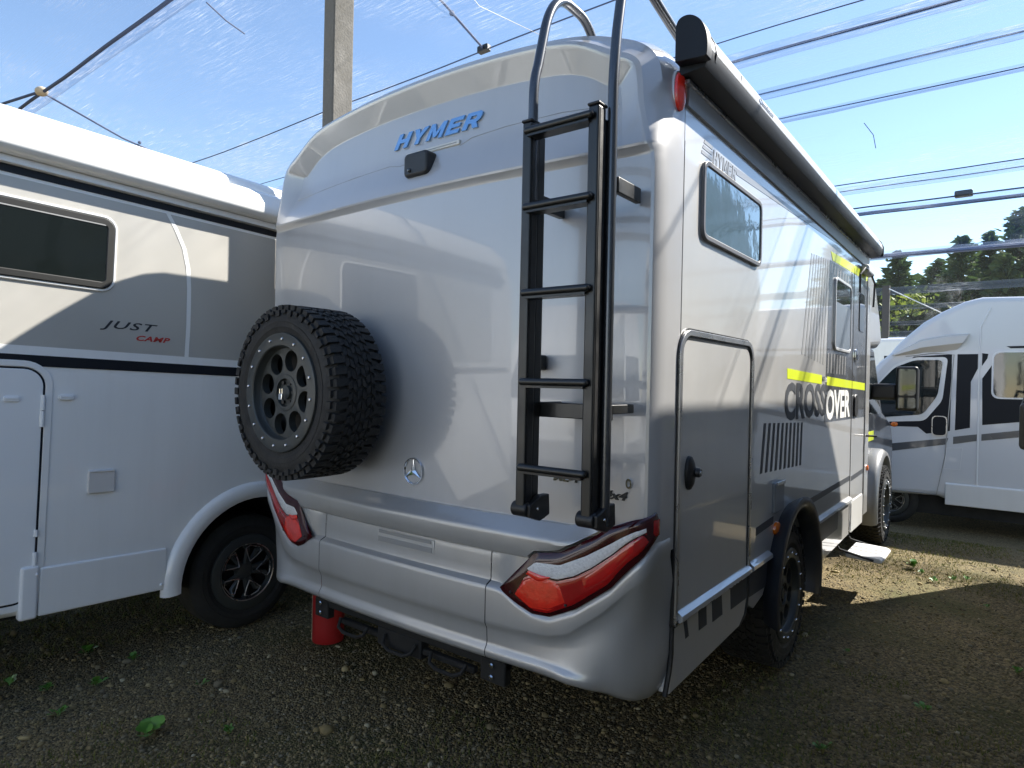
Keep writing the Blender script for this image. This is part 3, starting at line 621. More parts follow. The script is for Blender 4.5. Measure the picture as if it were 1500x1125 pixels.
# spare wheel on the rear wall
sw = make_wheel('spare_wheel', main, (-.385, -.318, 1.436), (0, -1, 0), R=.372, w=.265, rr=.245, bolts=16); fixp(sw)
m = MB(); m.box((-.50, -.19, 1.33), (-.27, -.05, 1.54)); mb(m, 'wheel_carrier', under, bevel=.01)
m = MB(); m.box((-.395, -.452, 1.405), (-.370, -.44, 1.432)); m.build('padlock', chrome, sw, bevel=.003)
m = MB(); m.tube([(-.391, -.446, 1.43), (-.391, -.446, 1.452), (-.374, -.446, 1.452), (-.374, -.446, 1.43)], .0028, 8); m.build('padlock_shackle', chrome, sw)

# underside, tow bar
m = MB(); m.box((-.9, .3, .42), (.9, 6.2, .70)); m.box((-.95, -.02, .50), (.95, .35, .72)); m.box((-1.06, .2, .60), (1.06, 4.0, .72)); mb(m, 'chassis', under)
m = MB(); m.box((-.60, -.095, .415), (.56, -.05, .475)); m.box((-.60, -.10, .36), (-.50, -.06, .45)); m.box((.44, -.10, .36), (.56, -.06, .45)); m.box((-.42, -.09, .36), (.40, -.06, .385)); m.box((-.15, -.10, .34), (.12, -.05, .42))
tb = mb(m, 'tow_bar', under, bevel=.006)
for x in (-.3, 0.0, .28):
    m = MB(); m.tube([(x - .09, -.11, .40), (x - .08, -.13, .365), (x - .04, -.135, .352), (x + .05, -.135, .352), (x + .09, -.13, .37), (x + .10, -.11, .40)], .008, 8); m.build('tow_loop', under, tb)
for x in (-.55, .50):
    for z in (.385, .43):
        m = MB(); m.lathe([(.011, 0), (.011, .006), (.006, .01), (0, .01)], axis_matrix((x, -.102, z), (0, -1, 0)), 6); m.build('tow_bolt', steel, tb)

# ---- right-hand side fittings
def sp(name, out, x0, x1, mt, parent=main, bevel=0, seg=2):
    m = MB(); m.prism('x', out, x0, x1); o = m.build(name, mt, parent, bevel=bevel, seg=seg)
    if parent is main: fixp(o)
    return o
def sring(name, out, d, x0, x1, mt, parent=main, bevel=0):
    m = MB(); m.ring('x', out, inset(out, d), x0, x1); o = m.build(name, mt, parent, bevel=bevel)
    if parent is main: fixp(o)
    return o
sp('corner_seam', [(.158, .69), (.162, .69), (.162, 2.36), (.158, 2.36)], 1.09, 1.1115, greyst)
go = rrect(.14, .965, .655, 1.70, [.09, .09, .01, .01], 8)
gd = sp('garage_door', inset(go, .028), 1.10, 1.1135, silver, bevel=.002)
sring('door_frame', go, .020, 1.10, 1.122, alu, gd, .003); sring('door_gasket', inset(go, .0195), .012, 1.10, 1.1165, blk, gd); sring('outer_gasket', inset(go, -.007), .0075, 1.10, 1.1145, blk, gd)
m = MB(); m.lathe([(.05, 0), (.048, .012), (.036, .02), (0, .022)], axis_matrix((1.112, .245, 1.185), (1, 0, 0)) @ Matrix.Diagonal((1.25, .72, 1, 1)), 24); m.lathe([(.018, .0), (.018, .018), (.014, .024), (0, .024)], axis_matrix((1.125, .275, 1.185), (1, 0, 0)), 16); o = m.build('door_handle', blk, gd)
m = MB(); m.lathe([(.008, 0), (.007, .002), (0, .002)], axis_matrix((1.1485, .275, 1.185), (1, 0, 0)), 10); m.build('lock_barrel', steel, o)
def sill(y0, y1):
    m = MB(); m.prism('y', [(1.10, .705), (1.118, .700), (1.134, .688), (1.136, .672), (1.128, .664), (1.10, .662)], y0, y1); mb(m, 'sill_trim', alu if False else silver)
sill(.168, .955); sill(.985, 1.28); sill(2.10, 3.34)
def skirt(pts, nm='side_skirt'):
    m = MB(); m.prism('x', pts, 1.07, 1.112); mb(m, nm, silver, bevel=.004)
skirt([(.155, .665), (.955, .665), (.955, .55), (.925, .485), (.86, .45), (.12, .425), (.150, .55)])
skirt([(.985, .665), (1.275, .665), (1.255, .55), (1.20, .50), (1.06, .475), (1.01, .50), (.985, .56)])
skirt([(2.09, .665), (3.34, .665), (3.34, .42), (2.35, .40), (2.15, .43), (2.09, .5)])
m = MB(); m.tube([(1.108, .97, .70), (1.108, .97, .56), (1.107, .94, .48), (1.10, .87, .44)], .010, 8); mb(m, 'skirt_gap', blk); m = MB(); m.tube([(1.105, .146, .70), (1.105, .146, .56), (1.104, .135, .50), (1.10, .11, .42)], .010, 8); mb(m, 'skirt_gap', blk)
for q in ([(.232, .652), (.262, .652), (.285, .582), (.255, .58)], [(.375, .655), (.455, .655), (.465, .572), (.385, .572)], [(.518, .655), (.625, .655), (.641, .563), (.53, .563)], [(.733, .655), (.95, .655), (.95, .552), (.745, .555)]):
    sp('skirt_decal', q, 1.112, 1.1135, sq)
sp('skirt_decal', [(.99, .655), (1.268, .655), (1.25, .55), (1.235, .535), (.99, .545)], 1.112, 1.1135, sq); sp('skirt_decal', [(2.13, .655), (2.95, .655), (2.93, .53), (2.13, .53)], 1.112, 1.1135, sq)
# wheel arch flare
for sg in (1, -1):
    m = MB(); rows = []
    for k in range(37):
        a = rad(-20 + 214 * k / 36); yy, zz = cos(a), sin(a)
        prof = [(1.10, .425), (1.13, .446), (1.160, .463), (1.178, .466), (1.184, .455), (1.180, .425), (1.155, .398), (1.09, .39)]
        rows.append([(sg * x, 1.68 + r * yy, .45 + r * zz) for x, r in prof])
    m.grid(rows); mb(m, 'wheel_arch_flare', mat('flare_plastic', (.022, .025, .032), .45, 0, .1, .15, 20), angle=50)
    w_ = make_wheel('wheel', main, (sg * .975, 1.68, .385), (sg, 0, 0), R=.385, w=.27, rr=.245, tread=True); fixp(w_)
    w_ = make_wheel('wheel', main, (sg * .975, 5.25, .375), (sg, 0, 0), R=.385, w=.27, rr=.245, tread=True); fixp(w_)
# windows
def window(y0, y1, z0, z1, r, nm, fr, gl, skew=0, shade=None):
    o = rquad([(y0, z0 + skew), (y1, z0), (y1, z1), (y0, z1 + skew * .2)], r); f = sring(nm, o, .022, 1.10, 1.124, fr, main, .004)
    m = MB(); rows = []; inn = inset(o, .02); m.prism('x', inn, 1.10, 1.119); m.build('pane', gl, f, bevel=.003)
    if shade: m = MB(); m.prism('x', rquad([(y0 + .02, z0 + .02), (y1 - .02, z0 + .02), (y1 - .02, shade), (y0 + .02, shade)], .04), 1.118, 1.1198); m.build('blind', mat('blind', (.13, .16, .20), .4, 0, .2), f)
    return f
window(.315, 1.035, 2.045, 2.345, .055, 'window', mat('window_frame_grey', (.13, .13, .14), .4), glassb)
sp('dark_graphic', [(2.52, 2.325), (4.09, 2.375), (4.09, 1.275), (2.45, 1.285)], 1.10, 1.1112, greydk)
window(2.66, 3.22, 1.755, 2.245, .07, 'window', mat('window_frame_silver', (.5, .5, .5), .3, .3), glassd, shade=2.08)
for k in range(8):
    t = k / 7; a = 2.045 + .435 * t; b = 1.865 + .53 * t; w_ = .021; zt = 2.285 + .035 * t; zb_ = 1.69 - .04 * t
    sp('graphic_stripe', [(a - w_, zt), (a + w_ * .5, zt), (b + w_ * .5, zb_), (b - w_, zb_)], 1.10, 1.1113, greyst)
for k in range(7):
    t = k / 6; a = 2.57 + .55 * t; sp('graphic_stripe', [(a, 2.31), (a + .03, 2.311), (a + .02, 2.25), (a - .01, 2.25)], 1.1113, 1.1118, greyst); sp('graphic_stripe', [(a - .05, 1.73), (a - .02, 1.73), (a - .03, 1.60), (a - .06, 1.60)], 1.1113, 1.1118, greyst)
for k in range(10):
    t = k / 9; a = 1.185 + .705 * t; b = 1.138 + .735 * t; w_ = .018; zt = 1.328 - .022 * t; zb_ = 1.092 - .026 * t
    sp('graphic_stripe', [(a - w_, zt), (a + w_, zt), (b + w_, zb_), (b - w_, zb_)], 1.10, 1.1113, sq)
sp('lime_stripe', [(1.556, 1.602), (2.36, 1.583), (2.36, 1.527), (1.562, 1.548)], 1.10, 1.1114, lime)
sp('lime_stripe', [(2.50, 1.578), (3.90, 1.55), (3.90, 1.492), (2.50, 1.522)], 1.1112, 1.1119, lime)
sp('lime_stripe', [(2.54, 2.385), (4.09, 2.455), (4.09, 2.385), (2.60, 2.335)], 1.10, 1.1118, lime)
fixp(text('graphic_lettering', 'CROSS', sq, (1.1113, 1.52, 1.325), (0, 1, 0), (0, 0, 1), main, width=.955, height=.205, ext=.0006, bold=.035, space=1.0))
fixp(text('graphic_lettering', 'OVER', whited, (1.1116, 2.49, 1.295), (0, 1, 0), (0, 0, 1), main, width=.80, height=.20, ext=.0006, bold=.035, space=1.0))
fixp(text('graphic_lettering', 'ML-T', sq, (1.1116, 2.37, 1.545), (0, 1, 0), (0, 0, 1), main, width=.07, height=.03, ext=.0006, bold=.02)); fixp(text('graphic_lettering', '570', whited, (1.1116, 2.455, 1.54), (0, 1, 0), (0, 0, 1), main, width=.045, height=.03, ext=.0006, bold=.02))
fixp(strokes('HYMER', greyst, (1.1108, .43, 2.357), (0, 1, 0), (0, 0, 1), .262, .055, .0009, main, 'side_lettering', shear=.12, gap=.16))
for k in range(3): sp('emblem_bar', [(.31 + .012 * k, 2.362 + .022 * k), (.42, 2.362 + .022 * k), (.427, 2.376 + .022 * k), (.318 + .012 * k, 2.376 + .022 * k)], 1.10, 1.1114, greyst)
sp('side_stripe', [(.705, 2.386), (.695, 2.413), (3.9, 2.545), (3.9, 2.515)], 1.10, 1.1113, greyst)
for a, b in ((1.08, 1.36), (2.05, 3.34), (3.39, 3.9)):
    sp('side_stripe', [(a, .808), (b, .820), (b, .858), (a, .846)], 1.10, 1.1113, sq)
m = MB(); m.lathe([(.034, 0), (.032, .012), (.02, .02), (0, .022)], axis_matrix((1.111, 1.405, .79), (1, 0, 0)) @ Matrix.Diagonal((1, 1.5, 1, 1)), 20); mb(m, 'side_marker_lamp', amber)
m = MB(); m.box((1.105, 1.33, .875), (1.128, 1.49, 1.025)); o = mb(m, 'service_flap', mat('flap_grey', (.2, .21, .22), .5), bevel=.006)
m = MB(); m.box((1.127, 1.335, 1.012), (1.136, 1.485, 1.03)); m.build('flap_lip', greyst, o, bevel=.003)
# entrance door
ed = sp('entrance_door', rquad([(3.37, .50), (3.90, .50), (3.90, 2.38), (3.37, 2.38)], .04), 1.09, 1.1108, silver)
m = MB()
for yy in (3.355, 3.915): m.box((1.10, yy - .004, .45), (1.1128, yy + .004, 2.40))
mb(m, 'door_seam', blk)
sp('door_graphic', [(3.372, 2.352), (3.898, 2.37), (3.898, 1.28), (3.372, 1.282)], 1.1108, 1.1114, greydk, ed)
sp('door_window', rquad([(3.58, 1.95), (3.78, 1.95), (3.78, 2.25), (3.58, 2.25)], .04), 1.111, 1.117, glassd, ed, .003)
sp('handle', rrect(3.42, 3.56, 1.29, 1.46, .05), 1.111, 1.124, blk, ed, .006); sp('door_latch', rrect(3.42, 3.50, 1.72, 1.80, .02), 1.111, 1.125, chrome, ed, .004)
sp('door_lower_panel', rquad([(3.40, .42), (3.88, .42), (3.88, .66), (3.40, .66)], .03), 1.10, 1.118, white, ed, .006)
m = MB(); m.box((1.11, 3.60, 2.40), (1.17, 3.88, 2.47)); al = mb(m, 'awning_lamp', mat('lamp_plastic', (.6, .6, .6), .3), bevel=.02, seg=3)
m = MB(); m.tube([(1.14, 3.42, 2.22), (1.14, 3.42, 2.36), (1.16, 3.5, 2.42), (1.16, 3.7, 2.43), (1.15, 4.02, 2.37), (1.14, 4.04, 2.18)], .008, 8); mb(m, 'lamp_cable', blk)
m = MB(); m.box((1.05, 3.92, .47), (1.118, 4.10, 2.5)); mb(m, 'front_corner_moulding', silver, bevel=.012, seg=3)
m = MB(); m.lathe([(.024, 0), (.02, .012), (0, .016)], axis_matrix((1.118, 4.04, .85), (1, 0, 0)), 16); mb(m, 'side_marker_lamp', amber)
m = MB(); m.tube([(1.118, 3.96, 1.12), (1.15, 3.98, 1.12), (1.19, 4.0, 1.12)], .008, 8); mb(m, 'door_catch', blk)
# folding step
m = MB(); m.prism('y', [(1.12, .315), (1.33, .305), (1.355, .29), (1.355, .275), (1.33, .27), (1.12, .28)], 3.20, 3.62); st = mb(m, 'entrance_step', mat('step_grey', (.62, .62, .62), .5), bevel=.006)
for k in range(2):
    m = MB(); y0 = 3.34 + .1 * k; m.prism('y', [(1.125, .3165), (1.325, .3070), (1.325, .300), (1.125, .309)], y0, y0 + .022); m.build('grip_strip', greyst, st)
for yy in (3.20, 3.615):
    m = MB(); m.tube([(1.0, yy, .45), (1.08, yy, .33), (1.30, yy, .285)], .009, 8); m.build('step_arm', blk, st)
# awning
m = MB(); m.prism('y', [(1.118, 2.626), (1.214, 2.626), (1.218, 2.632), (1.212, 2.665), (1.196, 2.695), (1.168, 2.718), (1.14, 2.724), (1.118, 2.715)], .095, 3.92); aw = mb(m, 'awning', white, bevel=.004, seg=2, angle=50)
m = MB(); m.prism('y', [(1.112, 2.562), (1.20, 2.570), (1.215, 2.596), (1.217, 2.6255), (1.112, 2.6255)], .095, 3.92); m.build('awning_underside', navy, aw)
m = MB(); m.prism('y', [(p.x, p.y) for p in catmull([(1.114, 2.590), (1.165, 2.586), (1.216, 2.583), (1.224, 2.592), (1.225, 2.63), (1.218, 2.672), (1.200, 2.708), (1.172, 2.732), (1.145, 2.738), (1.124, 2.730), (1.114, 2.71)], 4)], .05, .095); m.build('end_cap', navy, aw, bevel=.005)
m = MB(); m.prism('y', rquad([(1.114, 2.572), (1.220, 2.574), (1.222, 2.65), (1.198, 2.705), (1.15, 2.728), (1.113, 2.715)], .012), 3.92, 3.955); m.build('end_cap', navy, aw, bevel=.005)
m = MB(); m.ring('y', [(1.116, 2.601), (1.217, 2.601), (1.222, 2.625), (1.214, 2.667), (1.198, 2.698), (1.169, 2.721), (1.14, 2.727), (1.116, 2.717)], [(1.12, 2.605), (1.21, 2.605), (1.21, 2.625), (1.2, 2.66), (1.19, 2.68), (1.16, 2.7), (1.14, 2.7), (1.12, 2.7)], .15, .158); m.build('cap_joint', navy, aw)
m = MB(); m.prism('y', [(1.108, 2.545), (1.134, 2.548), (1.134, 2.560), (1.108, 2.562)], .13, 3.90); m.build('wall_rail', alu, aw)
m = MB(); m.prism('y', [(1.07, 2.475), (1.120, 2.482), (1.126, 2.546), (1.07, 2.546)], .16, 3.92); m.build('awning_adapter', mat('adapter_grey', (.33, .34, .36), .4), aw)
m = MB(); m.box((1.2105, .42, 2.636), (1.218, .62, 2.662)); m.build('maker_plate', whited, aw)
text('maker_lettering', 'Omnistor', greyst, (1.2165, .64, 2.638), (0, 1, 0), (0, 0, 1), aw, width=.20, height=.024, ext=.002, bold=.02)
# red marker lamp under the awning
m = MB(); m.lathe([(.077, -.02), (.076, .004), (.072, .008), (.05, .009)], axis_matrix((1.098, .112, 2.515), (1, -.12, 0)) @ Matrix.Diagonal((1, .5, 1, 1)), 28); rl = mb(m, 'marker_lamp', silver)
m = MB(); m.lathe([(.070, .0), (.066, .016), (.045, .024), (0, .027)], axis_matrix((1.100, .112, 2.515), (1, -.12, 0)) @ Matrix.Diagonal((1, .48, 1, 1)), 24); m.build('red_lens', redb, rl)
# cab, luton nose
m = MB(); m.prism('x', [(4.1, .69), (4.1, 2.78), (4.5, 2.74), (5.0, 2.55), (5.35, 2.2), (5.5, 1.95), (5.3, 1.9), (4.6, 1.85), (4.35, .9), (4.3, .69)], -1.02, 1.02); mb(m, 'cab_roof', silver, bevel=.08, seg=4)
m = MB(); m.prism('x', [(4.35, .42), (4.35, 1.9), (5.25, 1.9), (5.85, 1.28), (6.55, 1.12), (6.72, .95), (6.75, .40), (5.72, .40), (5.68, .62), (5.5, .80), (5.25, .86), (5.0, .80), (4.82, .62), (4.78, .40)], -.98, .98); cab = mb(m, 'cab', cabp, bevel=.03, seg=3)
for sg in (1, -1):
    m = MB(); m.prism('x', rquad([(4.55, 1.28), (5.72, 1.25), (5.25, 1.82), (4.55, 1.82)], .05), sg * .978, sg * .986); m.build('side_window', glassd, cab)
    m = MB(); m.prism('x', [(4.4, 1.09), (5.3, 1.09), (5.3, 1.00), (4.4, 1.0)], sg * .979, sg * .985); m.build('lime_stripe', lime, cab)
    m = MB(); rows = []
    for k in range(25):
        a = rad(-18 + 216 * k / 24); rows.append([(sg * x, 5.25 + r * cos(a), .40 + r * sin(a)) for x, r in [(.98, .52), (1.06, .52), (1.10, .49), (1.105, .455), (1.08, .43), (.98, .42)]])
    m.grid(rows); m.build('fender_flare', mat('flare_silver', (.26, .26, .26), .4, .3), cab, angle=50)
    m = MB(); m.lathe([(.02, 0), (.018, .008), (0, .01)], axis_matrix((sg * .985, 4.95, 1.06), (sg, 0, 0)), 12); m.build('repeater_lamp', amber, cab)
    m = MB(); m.prism('x', rquad([(5.08, 1.30), (5.24, 1.32), (5.26, 1.70), (5.08, 1.73)], .04), sg * 1.19, sg * 1.37); mi = m.build('wing_mirror', blk, cab, bevel=.03, seg=3)
    m = MB(); x0, x1 = sorted((sg * 1.205, sg * 1.355)); m.prism('y', rrect(x0, x1, 1.45, 1.70, .03), 5.066, 5.082); m.build('mirror_glass', mirg, mi)
    m = MB(); m.prism('y', rrect(x0, x1, 1.33, 1.43, .02), 5.066, 5.082); m.build('mirror_glass', mirg, mi)
    m = MB(); m.box((min(sg * .97, sg * 1.2), 5.12, 1.40), (max(sg * .97, sg * 1.2), 5.22, 1.56)); m.build('mirror_arm', blk, mi, bevel=.03)
m = MB(); m.add([(-.85, 5.31, 1.86), (.85, 5.31, 1.86), (.92, 5.86, 1.31), (-.92, 5.86, 1.31), (-.85, 5.29, 1.84), (.85, 5.29, 1.84), (.92, 5.84, 1.29), (-.92, 5.84, 1.29)], [(0, 1, 2, 3), (4, 5, 6, 7), (0, 1, 5, 4), (1, 2, 6, 5), (2, 3, 7, 6), (3, 0, 4, 7)]); m.build('windscreen', glassd, cab)

# ------------------------------------------------------------ left white motorhome (local x = 0 is its visible side)
left = empty('motorhome', (-1.45, 0, 0), 'white motorhome with a grey upper side panel standing left of the spare wheel', 'motorhome'); left.rotation_euler = (rad(-1.6), 0, 0)
arch = [(.09 + .44 * cos(a), .36 + .44 * sin(a)) for a in [pi - pi * k / 24 for k in range(25)]]
prof = [(-3.4, .42), (-3.45, .8), (-3.4, 2.3), (-3.25, 2.56), (-2.9, 2.64), (3.2, 2.64), (4.0, 2.5), (4.9, 2.0), (5.6, 1.25), (5.9, .9), (5.9, .36)]
fa = [(4.4 + .42 * cos(a), .36 + .42 * sin(a)) for a in [pi * k / 16 for k in range(17)]]
m = MB(); m.prism('x', prof + fa + arch[::-1] + [(-.47, .362)], -2.2, 0); m.build('body_shell', white, left, bevel=.05, seg=3)
def lp(name, out, x0, x1, mt, parent=left, bevel=0): m = MB(); m.prism('x', out, x0, x1); return m.build(name, mt, parent, bevel=bevel)
lp('grey_panel', [(-2.9, 1.588), (3.6, 1.588), (3.6, 2.322), (-2.9, 2.322)], -.02, .003, greyp)
lp('black_stripe', [(-3.3, 1.498), (3.6, 1.498), (3.6, 1.548), (-3.3, 1.548)], -.02, .003, navy)
lp('white_stripe', [(-3.3, 1.548), (3.6, 1.548), (3.6, 1.588), (-3.3, 1.588)], -.02, .004, white)
lp('dark_stripe', [(-3.2, 2.338), (3.6, 2.338), (3.6, 2.372), (-3.2, 2.372)], -.02, .004, navy)
cv = [(-.50, 2.322), (-.455, 2.25), (-.41, 2.16), (-.385, 2.06), (-.375, 1.95), (-.37, 1.75), (-.372, 1.588)]
m = MB(); m.grid([[(.0045, y - .011, z) for y, z in cv], [(.0045, y + .011, z) for y, z in cv]]); m.build('white_curve', whited, left)
wo = rrect(-1.62, -.735, 1.872, 2.24, .065, 8); wf = MB(); wf.ring('x', wo, inset(wo, .014), -.01, .012); f = wf.build('window', white, left, bevel=.005)
m = MB(); m.ring('x', inset(wo, .013), inset(wo, .048), -.01, .018); m.build('frame', mat('window_rubber', (.009, .009, .008), .5), f, bevel=.005)
m = MB(); m.prism('x', inset(wo, .046), -.01, .015); m.build('pane', mat('dark_pane', (.008, .011, .011), .05, spec=.35), f)
m = MB(); m.box((.016, -1.6, 2.19), (.0175, -.79, 2.20)); m.build('blind_edge', greyst, f)
text('side_lettering', 'JUST', mat('ink', (.02, .022, .03), .4), (.0035, -.79, 1.69), (0, 1, 0.0), (0, 0, 1), left, width=.265, height=.05, ext=.0008, shear=.35, space=1.15, bold=.012)
text('side_lettering', 'CAMP', redt, (.0035, -.625, 1.652), (0, 1, 0), (0, 0, 1), left, width=.165, height=.027, ext=.0008, shear=.3, bold=.03, space=1.1)
do = rrect(-1.75, -1.0, .435, 1.492, .085, 8); d = MB(); d.prism('x', inset(do, .008), -.02, .006); dd = d.build('locker_door', white2, left, bevel=.003)
m = MB(); m.ring('x', do, inset(do, .009), -.01, .0035); m.build('door_gasket', navy, dd)
m = MB(); m.ring('x', inset(do, -.03), inset(do, -.002), -.01, .0045); m.build('door_surround', white, dd, bevel=.002)
for z0, z1 in ((1.30, 1.37), (1.225, 1.297), (.60, .66), (.535, .597), (.73, .76)):
    m = MB(); m.tube([(.008, -1.008, z0), (.008, -1.008, z1)], .009, 8); m.build('hinge', white2, dd)
def clip(y, z, parent):
    m = MB(); m.prism('x', rrect(y - .03, y + .03, z - .012, z + .012, .01), -.01, .012); m.box((.011, y - .024, z - .002), (.014, y + .024, z + .006)); m.build('door_catch', white2, parent, bevel=.003)
clip(-.915, 1.362, left); clip(-1.125, 1.35, dd)
m = MB(); m.prism('x', rrect(-.81, -.695, .905, 1.015, .008), -.01, .014); m.box((.013, -.805, 1.005), (.018, -.70, 1.012)); m.build('service_flap', mat('flap_white', (.62, .60, .58), .45), left, bevel=.004)
# lower skirt with a step and the arch moulding
m = MB()
out = [(-.985, .365), (-.985, .585), (-.43, .585), (-.425, .50), (-.42, .37)]
m.prism('x', out, -.03, .012); m.build('side_skirt', white, left, bevel=.008, seg=3)
m = MB(); rows = []
for k in range(31):
    a = pi * 1.02 - pi * 1.04 * k / 30; rows.append([(x, .09 + r * cos(a), .36 + r * sin(a)) for x, r in [(-.01, .535), (.018, .525), (.03, .505), (.032, .465), (.02, .44), (-.06, .435)]])
m.grid(rows); m.build('wheel_arch_moulding', white, left, angle=60)
m = MB(); m.box((-.03, -1.06, .36), (.02, -.99, .60)); m.build('skirt_joint', white2, left, bevel=.012, seg=3)
for y, z in ((-1.0, .56), (-.45, .40)):
    m = MB(); m.sphere((.016, y, z), .008, n=6); m.build('skirt_screw', white2, left)
m = MB(); m.lathe([(.436, -.06), (.436, -.75), (0, -.76)], axis_matrix((0, .09, .36), (1, 0, 0)), 32, a0=rad(-98), a1=rad(98)); m.build('wheel_arch_liner', under, left)
make_wheel('wheel', left, (-.20, .09, .345), (1, 0, 0), R=.345, w=.225, rr=.215, style='spokes', tread=False)
make_wheel('wheel', left, (-.20, 4.4, .345), (1, 0, 0), R=.345, w=.225, rr=.215, style='spokes', tread=False)
make_wheel('wheel', left, (-2.0, .09, .345), (-1, 0, 0), R=.345, w=.225, rr=.215, style='spokes', tread=False)
m = MB(); m.box((-2.1, -3.2, .33), (-.15, -.45, .5)); m.box((-2.1, .6, .33), (-.15, 3.9, .5)); m.build('chassis', under, left)
m = MB(); m.prism('y', [(-.01, 2.405), (.075, 2.41), (.10, 2.435), (.10, 2.49), (.085, 2.535), (.05, 2.565), (-.01, 2.57)], -3.0, .10); aw2 = m.build('awning', white, left, bevel=.012, seg=3)
m = MB(); m.prism('y', [(-.01, 2.402), (.074, 2.407), (.098, 2.432), (.098, 2.49), (.083, 2.532), (.05, 2.562), (-.01, 2.567)], .1005, .16); m.build('end_cap', white2, aw2, bevel=.02, seg=3)
m = MB(); m.prism('y', [(-.01, 2.374), (.03, 2.376), (.03, 2.405), (-.01, 2.405)], -3.0, .18); m.build('awning_rail', white2, aw2)

# ------------------------------------------------------------ other motorhomes
def local_parts(root):
    def B(m, name, mt, parent=None, **k): return m.build(name, mt, parent or root, **k)
    return B
# far right one: its left flank faces the camera, nose to the left
far = empty('motorhome', (1.6, 8.6, -.24), 'white semi-integrated motorhome with black window graphics standing beyond the silver one', 'motorhome')
FO = Matrix.Translation((-1.6, -8.6, .24))
def fb(m, name, mt, parent=far, **k):
    o = m.build(name, mt, parent, **k)
    if parent is far: o.matrix_parent_inverse = FO
    return o
YF = 7.6
nose = [(.35, .15), (.22, .5), (.25, 1.05), (.42, 1.32), (.62, 1.74), (.70, 1.86), (.83, 1.98), (.89, 2.07), (1.0, 2.19), (1.18, 2.36), (1.38, 2.49), (1.6, 2.6), (1.78, 2.645), (2.2, 2.63), (6.3, 2.63), (6.4, 2.5), (6.4, .13), (2.3, .12), (1.8, .12), (1.51, .14), (1.37, .19), (.84, .17)]
m = MB(); m.prism('y', nose, YF, YF + 2.1); fb(m, 'body_shell', white3, bevel=.07, seg=4)
def fd(name, out, y0, y1, mt, parent=far, bevel=0, r=0):
    m = MB(); m.prism('y', rquad(out, r) if r else out, YF - y1, YF - y0); return fb(m, name, mt, parent, bevel=bevel)
m = MB(); m.tube([(1.94, YF + .06, 2.62), (1.86, YF - .001, 2.5), (1.77, YF - .003, 2.28), (1.765, YF - .003, 1.98), (1.765, YF - .003, .2)], .009, 8); fb(m, 'body_joint', white2)
m = MB(); rows = [[(x, YF - .02 - d, z) for x, z in P] for d, P in ((-.03, [(.84, 1.95), (1.16, 2.15), (1.45, 2.20), (1.66, 2.21)]), (.03, [(.86, 1.95), (1.17, 2.12), (1.45, 2.17), (1.65, 2.18)]), (.05, [(.88, 1.945), (1.18, 2.04), (1.42, 2.07), (1.6, 2.09)]), (-.03, [(.90, 1.94), (1.19, 1.97), (1.4, 1.975), (1.53, 2.0)]))]; m.grid(rows); fb(m, 'luton_lip', mat('lip_cream', (.68, .64, .58), .45))
db = fd('cab_door_graphic', [(1.09, 1.93), (1.49, 1.955), (1.485, 1.01), (1.24, .96), (1.15, 1.04), (.64, 1.03), (.62, 1.4)], .0, .003, navy)
arcw = rquad([(.66, 1.55), (.88, 1.83), (1.1, 1.92), (1.45, 1.92), (1.40, 1.38), (1.22, 1.12), (.70, 1.08)], .06)
fd('window_surround', arcw, .003, .006, white, db)
fd('side_window', rquad([(.68, 1.55), (.88, 1.79), (1.1, 1.885), (1.40, 1.885), (1.35, 1.44), (1.2, 1.2), (.72, 1.14)], .06), .006, .010, glassd, db)
m = MB(); m.tube([(.62, YF, 1.0), (.62, YF - .002, .3), (.80, YF - .002, .22), (1.36, YF - .002, .21), (1.44, YF - .002, .7), (1.51, YF - .002, 1.95), (1.30, YF - .002, 1.97), (1.0, YF - .002, 1.93)], .006, 6); fb(m, 'door_seam', greyst)
fd('pillar_graphic', [(1.545, 1.955), (1.75, 1.955), (1.75, 1.78), (1.685, 1.62), (1.685, 1.06), (1.535, 1.02)], .0, .003, navy)
fd('corner_graphic', [(1.79, 1.965), (1.85, 1.955), (1.84, 1.9), (1.79, 1.81)], .0, .003, navy)
fd('rear_graphic', [(1.87, 1.79), (1.795, 1.66), (1.805, 1.10), (3.6, 1.38), (3.6, 1.95), (1.95, 1.95)], .0, .003, navy)
wf = fd('window', [(1.885, 1.99), (2.75, 1.99), (2.75, 1.42), (1.885, 1.42)], .0, .012, white2, r=.09)
fd('pane', [(1.905, 1.97), (2.73, 1.97), (2.73, 1.44), (1.905, 1.44)], .012, .016, glassd, wf, r=.08)
fd('top_stripe', [(2.02, 2.045), (3.6, 2.06), (3.6, 2.02), (2.06, 2.02)], .0, .003, navy)
h = fd('door_handle', [(1.295, 1.19), (1.455, 1.19), (1.455, .94), (1.295, .94)], .0, .012, alu, r=.05); fd('handle_recess', [(1.305, 1.18), (1.445, 1.18), (1.445, .95), (1.305, .95)], .012, .015, navy, h, r=.05)
fd('grey_stripe', [(.80, .80), (1.47, .92), (1.45, .84), (.80, .70)], .0, .003, greydk); fd('grey_stripe', [(1.52, .94), (1.755, .985), (1.755, .905), (1.52, .85)], .0, .003, greydk); fd('grey_stripe', [(1.80, .99), (3.8, 1.36), (3.8, 1.28), (1.80, .91)], .0, .003, greydk)
m = MB(); o_ = [(1.455, .80), (1.62, .81), (1.60, .54), (1.43, .54)]; m.ring('y', o_, inset(o_, .008), YF - .004, YF); fb(m, 'fuel_flap', white2)
m = MB(); m.sphere((1.90, YF, .28), .05, n=8, sc=(1, .3, .4)); fb(m, 'side_marker_lamp', amber); m = MB(); m.sphere((.89, YF - .004, 1.06), .04, n=8, sc=(1, .3, .8)); fb(m, 'repeater_lamp', amber)
